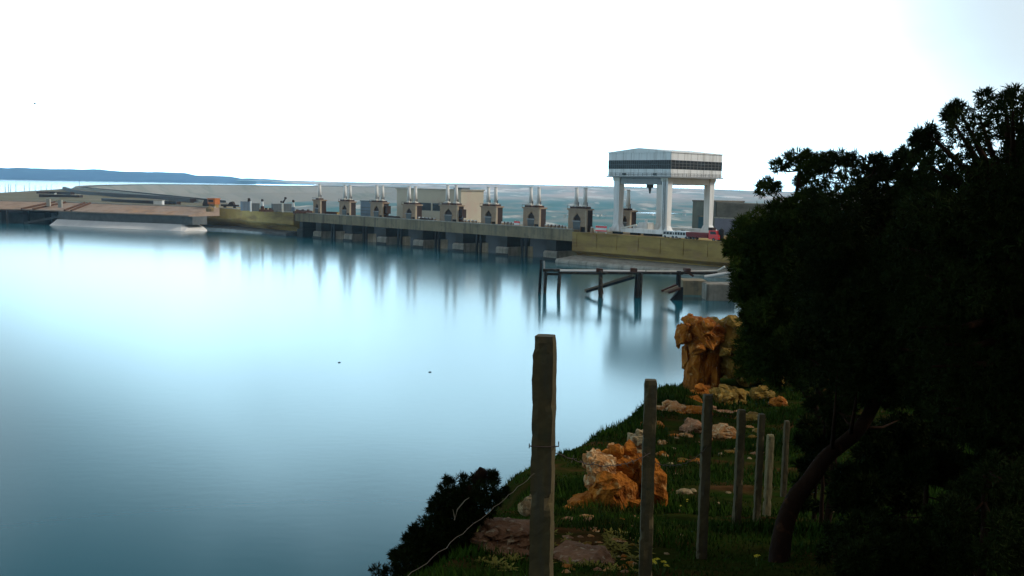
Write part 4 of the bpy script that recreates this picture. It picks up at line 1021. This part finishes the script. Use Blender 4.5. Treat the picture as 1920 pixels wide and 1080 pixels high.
# ------------------------------------------------------------------ trees
def tufts(cs, rs, n_per, ln, wdt, ndl, seed, up=.35, shell=.55):
    """needle tufts spread through ball-shaped clumps; returns vertices and triangles"""
    r = np.random.default_rng(seed); cs = np.asarray(cs, float); rs = np.asarray(rs, float)
    cnt = np.maximum(n_per*.45, (n_per*(rs/np.median(rs))**2)).astype(int); idx = np.repeat(np.arange(len(cs)), cnt); n_ = len(idx)
    d = r.normal(size=(n_, 3)); d /= np.linalg.norm(d, axis=1)[:, None]
    rad = r.uniform(shell, 1.05, n_)**.8
    p = cs[idx] + d*(rs[idx]*rad)[:, None]*np.array([1, 1, .85])
    ax = d*.8 + np.array([0, 0, up]) + r.normal(size=(n_, 3))*.3; ax /= np.linalg.norm(ax, axis=1)[:, None]
    P = np.repeat(p, ndl, 0); A = np.repeat(ax, ndl, 0); m = len(P)
    q = A*.75 + r.normal(size=(m, 3))*.55; q /= np.linalg.norm(q, axis=1)[:, None]
    l_ = ln*r.uniform(.6, 1.25, m); s = np.cross(q, r.normal(size=(m, 3))); s /= np.linalg.norm(s, axis=1)[:, None]
    b0 = P + A*(r.uniform(-.4, .3, m)*ln)[:, None]
    wv = s*(wdt*r.uniform(.7, 1.3, m))[:, None]
    V = np.stack([b0-wv*.6, b0+wv*.6, b0+q*(l_*.55)[:, None]+wv, b0+q*l_[:, None], b0+q*(l_*.55)[:, None]-wv], 1).reshape(-1, 3)
    k = np.arange(m)[:, None]*5
    T3 = np.concatenate([k+np.array([[0, 1, 2]]), k+np.array([[0, 2, 4]]), k+np.array([[4, 2, 3]])], 0)
    return V, T3
def inpoly(x, y, poly):
    c = False; j = len(poly)-1
    for i in range(len(poly)):
        xi, yi = poly[i]; xj, yj = poly[j]
        if (yi > y) != (yj > y) and x < (xj-xi)*(y-yi)/(yj-yi)+xi: c = not c
        j = i
    return c
def polydist(x, y, poly):
    b = 1e9
    for i in range(len(poly)):
        x0, y0 = poly[i-1]; x1, y1 = poly[i]; dx, dy = x1-x0, y1-y0
        t = max(0, min(1, ((x-x0)*dx+(y-y0)*dy)/(dx*dx+dy*dy+1e-9))); b = min(b, math.hypot(x-x0-t*dx, y-y0-t*dy))
    return b
def tree(name, label, poly, D, dep, trunk, seed, rpx=(26, 58), n_per=46, lnpx=22, ndl=9, mat='needle', extra=(), cat='pine tree', group='pines on the right bank', step=34, holes=()):
    """crown clumps fill an outline seen from the path, spread over a real depth 'dep' around distance D"""
    r = random.Random(seed); cs = []; rs = []
    x0, x1 = min(p[0] for p in poly), max(p[0] for p in poly); y0, y1 = min(p[1] for p in poly), max(p[1] for p in poly)
    y = y0
    while y < y1:
        x = x0
        while x < x1:
            a, b = x+r.uniform(-.5, .5)*step, y+r.uniform(-.5, .5)*step
            if inpoly(a, b, poly):
                dd = polydist(a, b, poly)
                hd = min([math.hypot(a-h[0], b-h[1])-h[2] for h in holes]+[999])
                if dd > 5 and hd > 6:
                    rad = min(hd*1.15+2, max(rpx[0]*.45, min(rpx[1], dd*.92))*r.uniform(.75, 1.05))
                    k = min(1, dd/90); dq = D + r.uniform(-1, 1)*dep*(.25+.75*k)
                    cs.append(tuple(atD(a, b, dq))); rs.append(rad*dq*m1)
            x += step
        y += step
    for (a, b, rad) in extra:
        dq = D+r.uniform(-.3, .3)*dep; cs.append(tuple(atD(a, b, dq))); rs.append(rad*dq*m1)
    tp_ = [Vector(p) for p in trunk]
    t = thing(name, label, cat, tp_[0], 0, group)
    off = np.array(tp_[0])
    V, T3 = tufts(np.array(cs)-off, rs, n_per, lnpx*D*m1, lnpx*.07*D*m1, ndl, seed)
    npmesh('crown', V, T3, mat, t)
    mb = MB(); L_ = smoothline([p-tp_[0] for p in tp_], 6); n_ = len(L_)
    r0 = trunk_r[name] if name in trunk_r else .16
    mb.tube([p + Vector((noise.noise(p*2+Vector((seed, 0, 0))), noise.noise(p*2.3), 0))*.04 for p in L_], [r0*(1.15-.75*i/(n_-1))*(1+.12*noise.noise(L_[i]*5)) for i in range(n_)], 10)
    for i, (c, rr) in enumerate(zip(cs, rs)):
        if r.random() < .55:
            c = Vector(c)-tp_[0]; j = min(range(n_), key=lambda q: (L_[q]-c).length + max(0, L_[q].z-c.z)*1.5)
            a = L_[j]; mid = a.lerp(c, .55)+Vector((0, 0, -.06)); mb.tube([a, mid, c], [r0*.28, r0*.16, r0*.05], 5)
    mb.build('trunk', 'bark', t, True)
    return t
trunk_r = {'tall_pine': .22, 'leaning_pine': .115, 'young_pine': .07, 'cliff_pine': .09, 'shrub': .05, 'shade_pine': .2}
def gpt(x, y): return Vector((x, y, float(gz(x, y))-.2))
# tall pine at the right edge
polyA = [(1690, 300), (1712, 252), (1735, 236), (1766, 236), (1776, 205), (1803, 189), (1838, 177), (1854, 169), (1925, 166), (2010, 150), (2200, 160), (2330, 300), (2350, 520), (2300, 800), (1960, 880), (1800, 850), (1700, 790), (1650, 600), (1665, 420)]  # out-of-view part of the crown added at right to shade the ground
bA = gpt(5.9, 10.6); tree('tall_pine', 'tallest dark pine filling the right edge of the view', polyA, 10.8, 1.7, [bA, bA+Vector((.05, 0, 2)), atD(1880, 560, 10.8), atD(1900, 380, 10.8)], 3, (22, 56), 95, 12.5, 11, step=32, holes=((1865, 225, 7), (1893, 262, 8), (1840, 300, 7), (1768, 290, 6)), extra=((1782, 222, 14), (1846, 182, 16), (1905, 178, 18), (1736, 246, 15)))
# leaning pine
polyB = [(1530, 300), (1569, 290), (1597, 293), (1644, 295), (1655, 302), (1680, 293), (1700, 278), (1740, 300), (1760, 480), (1740, 800), (1690, 800), (1630, 760), (1560, 790), (1500, 760), (1480, 640), (1490, 480), (1500, 380)]
bB = onground(1452, 1062)-Vector((0, 0, .3))
tree('leaning_pine', 'pine with a leaning bare trunk rising right from the grass', polyB, 13.2, 1.8, [bB, atD(1482, 960, 12.1), atD(1545, 865, 12.4), atD(1640, 760, 12.9), atD(1690, 560, 13.2), atD(1620, 340, 13.2)], 5, (20, 50), 90, 12, 11, step=30, holes=((1625, 336, 6), (1560, 318, 6)), extra=((1556, 300, 15), (1575, 297, 13), (1598, 302, 16), (1630, 304, 15), (1648, 302, 12), (1668, 306, 15), (1688, 297, 14), (1704, 284, 14), (1722, 268, 14), (1745, 262, 15), (1735, 290, 18), (1690, 320, 18), (1655, 325, 16)))
# young pine left of it, open airy top
polyC = [(1424, 400), (1430, 352), (1450, 342), (1470, 360), (1490, 350), (1500, 330), (1540, 310), (1560, 420), (1555, 640), (1530, 740), (1460, 735), (1400, 700), (1385, 560), (1392, 440)]
bC = gpt(6.0, 18.5)
tree('young_pine', 'young pine with an airy open top left of the taller pines', polyC, 17.6, 1.6, [bC, atD(1560, 830, 18.4), atD(1490, 560, 17.8), atD(1497, 320, 17.6)], 8, (16, 42), 85, 11, 11, 'needle2', step=27,
     extra=((1460, 312, 14), (1474, 303, 14), (1490, 297, 16), (1506, 303, 13), (1518, 295, 14), (1524, 312, 11), (1508, 322, 10), (1438, 346, 13), (1430, 356, 12), (1452, 352, 10), (1534, 305, 14), (1520, 335, 10), (1500, 340, 10), (1550, 300, 14)), holes=((1468, 340, 13), (1488, 325, 9), (1446, 372, 9), (1512, 350, 8), (1425, 400, 7), (1530, 338, 7)))
# low pine at the cliff
polyD = [(1352, 470), (1363, 424), (1390, 400), (1424, 384), (1460, 420), (1470, 600), (1480, 735), (1420, 722), (1385, 712), (1372, 690), (1378, 640), (1384, 600), (1378, 576), (1360, 540), (1368, 526), (1362, 484)]
bD = gpt(8.2, 25.5)
tree('cliff_pine', 'bushy green pine overhanging the rock stack beside the dam end', polyD, 24.5, 1.8, [bD, atD(1540, 790, 25), atD(1470, 680, 25), atD(1425, 560, 24.5), atD(1420, 430, 24.5)], 12, (13, 36), 60, 11, 10, 'needle_lit', step=24)
# bush on the slope, lower left
polyE = [(694, 1100), (694, 1062), (722, 1040), (745, 1025), (768, 988), (790, 960), (805, 925), (828, 898), (850, 888), (872, 884), (890, 886), (897, 868), (908, 862), (922, 872), (932, 895), (948, 892), (955, 915), (948, 950), (928, 970), (893, 985), (880, 1020), (872, 1110)]
bE = Vector((-1.5, 12.6, 17.9))
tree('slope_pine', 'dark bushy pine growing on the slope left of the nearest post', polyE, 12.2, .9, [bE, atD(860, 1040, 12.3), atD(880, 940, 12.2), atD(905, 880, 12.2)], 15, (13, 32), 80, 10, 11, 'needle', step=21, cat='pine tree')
# mostly hidden pines added along the bank to shade the slope
polyF = [(1500, 420), (1560, 400), (1640, 390), (1720, 400), (1740, 600), (1700, 735), (1520, 735), (1480, 600)]
bF = gpt(13.5, 40); tree('shade_pine', 'added pine farther along the bank mostly hidden behind the leaning pine', polyF, 40, 3, [bF, bF+Vector((0, 0, 3)), atD(1610, 420, 40)], 41, (24, 50), 26, 16, 8, step=36)
polyG = [(1700, 420), (1780, 380), (1880, 390), (1960, 430), (1970, 740), (1720, 740)]
bG = gpt(15, 33); tree('shade_pine', 'added pine farther along the bank mostly hidden behind the tall pine', polyG, 33, 3, [bG, bG+Vector((0, 0, 3)), atD(1830, 400, 33)], 43, (24, 50), 26, 16, 8, step=36)
# shrubs added to fill the space under the pines with darkness
sh = [('added dark shrub in the shade right of the leaning trunk, at its middle height', [(1545, 965), (1555, 890), (1600, 835), (1690, 825), (1735, 890), (1725, 970)], 14.2, 35),
      ('added dark low shrub in the shade just right of the farthest fence post', [(1490, 960), (1495, 880), (1525, 850), (1560, 860), (1575, 960)], 19, 37),
      ('added wide dark shrub in the shade right of the leaning trunk base', [(1520, 1090), (1540, 1000), (1600, 950), (1690, 965), (1800, 930), (1850, 1090)], 10.2, 33),
      ('added dark shrub filling the shade between the tall pine and the leaning trunk', [(1640, 960), (1650, 900), (1690, 850), (1790, 830), (1850, 900), (1840, 960), (1760, 920), (1690, 905)], 12.5, 27),
      ('added tall dark shrub against the right edge under the tall pine', [(1800, 960), (1800, 860), (1850, 800), (1960, 790), (2010, 960)], 11.5, 29),
      ('added dark shrub in the shade just left of the leaning trunk top', [(1490, 880), (1490, 800), (1520, 760), (1600, 750), (1620, 800), (1570, 850), (1530, 900)], 17.5, 31),
      ('added broad dark shrub in the shade at the lower right corner', [(1745, 1090), (1740, 980), (1790, 900), (1860, 850), (1960, 840), (1990, 1090)], 8.6, 21),
      ('added dark shrub in the shade behind the leaning trunk', [(1600, 900), (1610, 800), (1680, 770), (1780, 790), (1800, 870), (1760, 900), (1690, 880)], 14.5, 23),
      ('added low dark shrub in the bottom right foreground left of the corner shrub', [(1560, 1095), (1570, 1030), (1620, 1000), (1700, 1005), (1760, 1040), (1765, 1095)], 9.2, 25)]
for lab, poly, D, sd_ in sh:
    cx = sum(p[0] for p in poly)/len(poly); b_ = atD(cx, max(p[1] for p in poly)-20, D); b_.z = float(gz(b_.x, b_.y))-.1
    tree('shrub', lab, poly, D, .9, [b_, b_+Vector((0, .05, .3)), atD(cx, min(p[1] for p in poly)+40, D)], sd_, (16, 40), 60, 15, 9, 'needle', cat='shrub', group='shrubs added to darken the space under the pines', step=32)
# dry twig in the lower left bush
o = MB().tube([atD(852, 975, 11.2), atD(858, 955, 11.2), atD(872, 938, 11.2), atD(880, 933, 11.2)], [.008, .007, .005, .003], 5).tube([atD(853, 972, 11.2), atD(849, 955, 11.2)], [.006, .003], 5).build('dry_twig', 'drywood')
tag(o, 'forked dry twig sticking out of the dark bush at lower left', 'twig')

# ------------------------------------------------------------------ grass and flowers
def grass():
    r = np.random.default_rng(11); n_ = 110000
    Y_ = r.uniform(5.5, 52, n_*2); w_ = r.uniform(0, 1, n_*2); Y_ = Y_[w_ < np.clip(16/Y_, .12, 1)]
    e = np.interp(Y_, eY, eX); X_ = e-1.6 + r.uniform(0, 1, len(Y_))**1.2*(9+.2*Y_)
    keep = fbm(X_, Y_, 1.3, 3, 21) > -.75; X_, Y_ = X_[keep], Y_[keep]; m = len(X_)
    Z_ = gz(X_, Y_)-.02; h = r.uniform(.02, .10, m)*(1+.03*Y_)*(1+.8*np.clip(fbm(X_, Y_, 1.1, 3, 31), -.6, 1.2)); th = r.uniform(0, 6.28, m); lean = r.uniform(.1, .8, m)*h
    wv = .006*(1+.10*Y_)
    p = np.stack([X_, Y_, Z_], -1); s = np.stack([np.cos(th), np.sin(th), 0*th], -1)*wv[:, None]; l_ = np.stack([-np.sin(th)*lean, np.cos(th)*lean, h], -1)
    V = np.stack([p-s, p+s, p+l_], 1).reshape(-1, 3)
    o = npmesh('grass', V, np.arange(len(V)).reshape(-1, 3), 'grassmat'); tag(o, 'short dark green grass on the cliff top around the posts', 'grass', kind='stuff')
grass()
fl = [(1240, 1066, 'yellow flower clump at the bottom beside the second post'), (1418, 1047, 'single yellow flower in the shade at bottom right'), (1276, 944, 'pale flower head between second and third posts'), (1288, 935, 'pale flower head left of the third post')]
for px, py, lab in fl:
    p = onground(px, py+14); D = p.y; t = thing('flower', lab, 'flower', p, 0, 'yellow wild flowers')
    n_ = 7 if px == 1240 else 2
    for k in range(n_):
        ox, oy = random.uniform(-.09, .09)*(n_ > 2), random.uniform(-.05, .05); h = random.uniform(.08, .17)
        MB().tube([(ox*.3, oy*.3, 0), (ox, oy, h)], .004, 4).build('stem', 'stem', t)
        mb = MB()
        for q in range(6):
            a = q*math.pi/3+random.random(); c, s_ = math.cos(a), math.sin(a)
            mb.add([(ox, oy, h), (ox+c*.02-s_*.012, oy+s_*.02+c*.012, h+.012), (ox+c*.036, oy+s_*.036, h+.006), (ox+c*.02+s_*.012, oy+s_*.02-c*.012, h+.012)], [(0, 1, 2, 3)])
        mb.build('petals', 'petal', t)

wd0 = None
for i in range(70):
    p = onground(random.uniform(890, 1215), random.uniform(1000, 1076))
    if wd0 is None:
        wd0 = thing('weed', 'low yellow green weed among the rocks at the bottom of the view', 'weed', p, 0, 'weeds at the foot of the posts')
        mb = MB()
        for k in range(26):
            a = random.uniform(0, 6.28); l_ = random.uniform(.05, .13); e = random.uniform(.1, .9); d = Vector((math.cos(a)*math.cos(e), math.sin(a)*math.cos(e), math.sin(e)))
            q = Vector((-d.y, d.x, 0)).normalized()*.018; b0 = d*.02; m_ = b0+d*l_*.6; t_ = b0+d*l_-Vector((0, 0, .015)); n0 = len(mb.v)
            mb.add([b0, m_+q, t_, m_-q], [(0, 1, 2, 3)])
        mb.build('leaves', 'weedleaf', wd0)
    else:
        c = copy_tree(wd0, p, random.uniform(0, 6)); c.scale = [random.uniform(.5, 1.2)]*3
# ------------------------------------------------------------------ bird and floating specks
b_ = thing('bird', 'tiny dark bird flying in the pale sky at the upper left', 'bird', atD(65, 195, 170), .5)
mb = MB().tube([(-.25, 0, 0), (-.1, 0, .02), (.12, 0, .03), (.25, 0, .06), (.33, 0, .05)], [.02, .07, .08, .05, .01], 8)
mb.add([(-.25, 0, 0), (-.42, -.07, .0), (-.42, .07, 0)], [(0, 1, 2)]).build('body', 'bird', b_)
for s_ in (-1, 1):
    MB().add([(.1, s_*.05, .05), (-.1, s_*.05, .04), (-.12, s_*.4, .16), (-.05, s_*.62, .1), (.1, s_*.4, .18), (.1, s_*.05, .03), (-.1, s_*.05, .02), (-.12, s_*.4, .14)], [(0, 1, 2, 4), (4, 2, 3), (6, 5, 4, 7), (4, 3, 7)]).build('wing', 'bird', b_)
for px, py, lab in ((636, 680, 'tiny dark driftwood speck floating on the open water'), (806, 698, 'tiny dark driftwood speck floating nearer the first post')):
    p = atz(px, py, WZ); o = MB().tube([p+Vector((-.22, 0, .0)), p+Vector((.0, 0, .08)), p+Vector((.22, .05, .02))], [.04, .07, .04], 6).build('driftwood', 'bark'); tag(o, lab, 'driftwood', 'driftwood specks on the lake')

# ------------------------------------------------------------------ haze
hm = bpy.data.materials.new('pale_haze'); hm.use_nodes = True; n = hm.node_tree.nodes; n.clear()
ho = n.new('ShaderNodeOutputMaterial'); hv = n.new('ShaderNodeVolumePrincipled'); hm.node_tree.links.new(hv.outputs[0], ho.inputs['Volume'])
hv.inputs['Color'].default_value = (.52, .79, 1, 1); hv.inputs['Density'].default_value = .00007; hv.inputs['Anisotropy'].default_value = .75
M['haze'] = hm
tag(MB().box(-9500, -400, -52, 7000, 10200, 92).build('haze', 'haze'), kind='stuff')
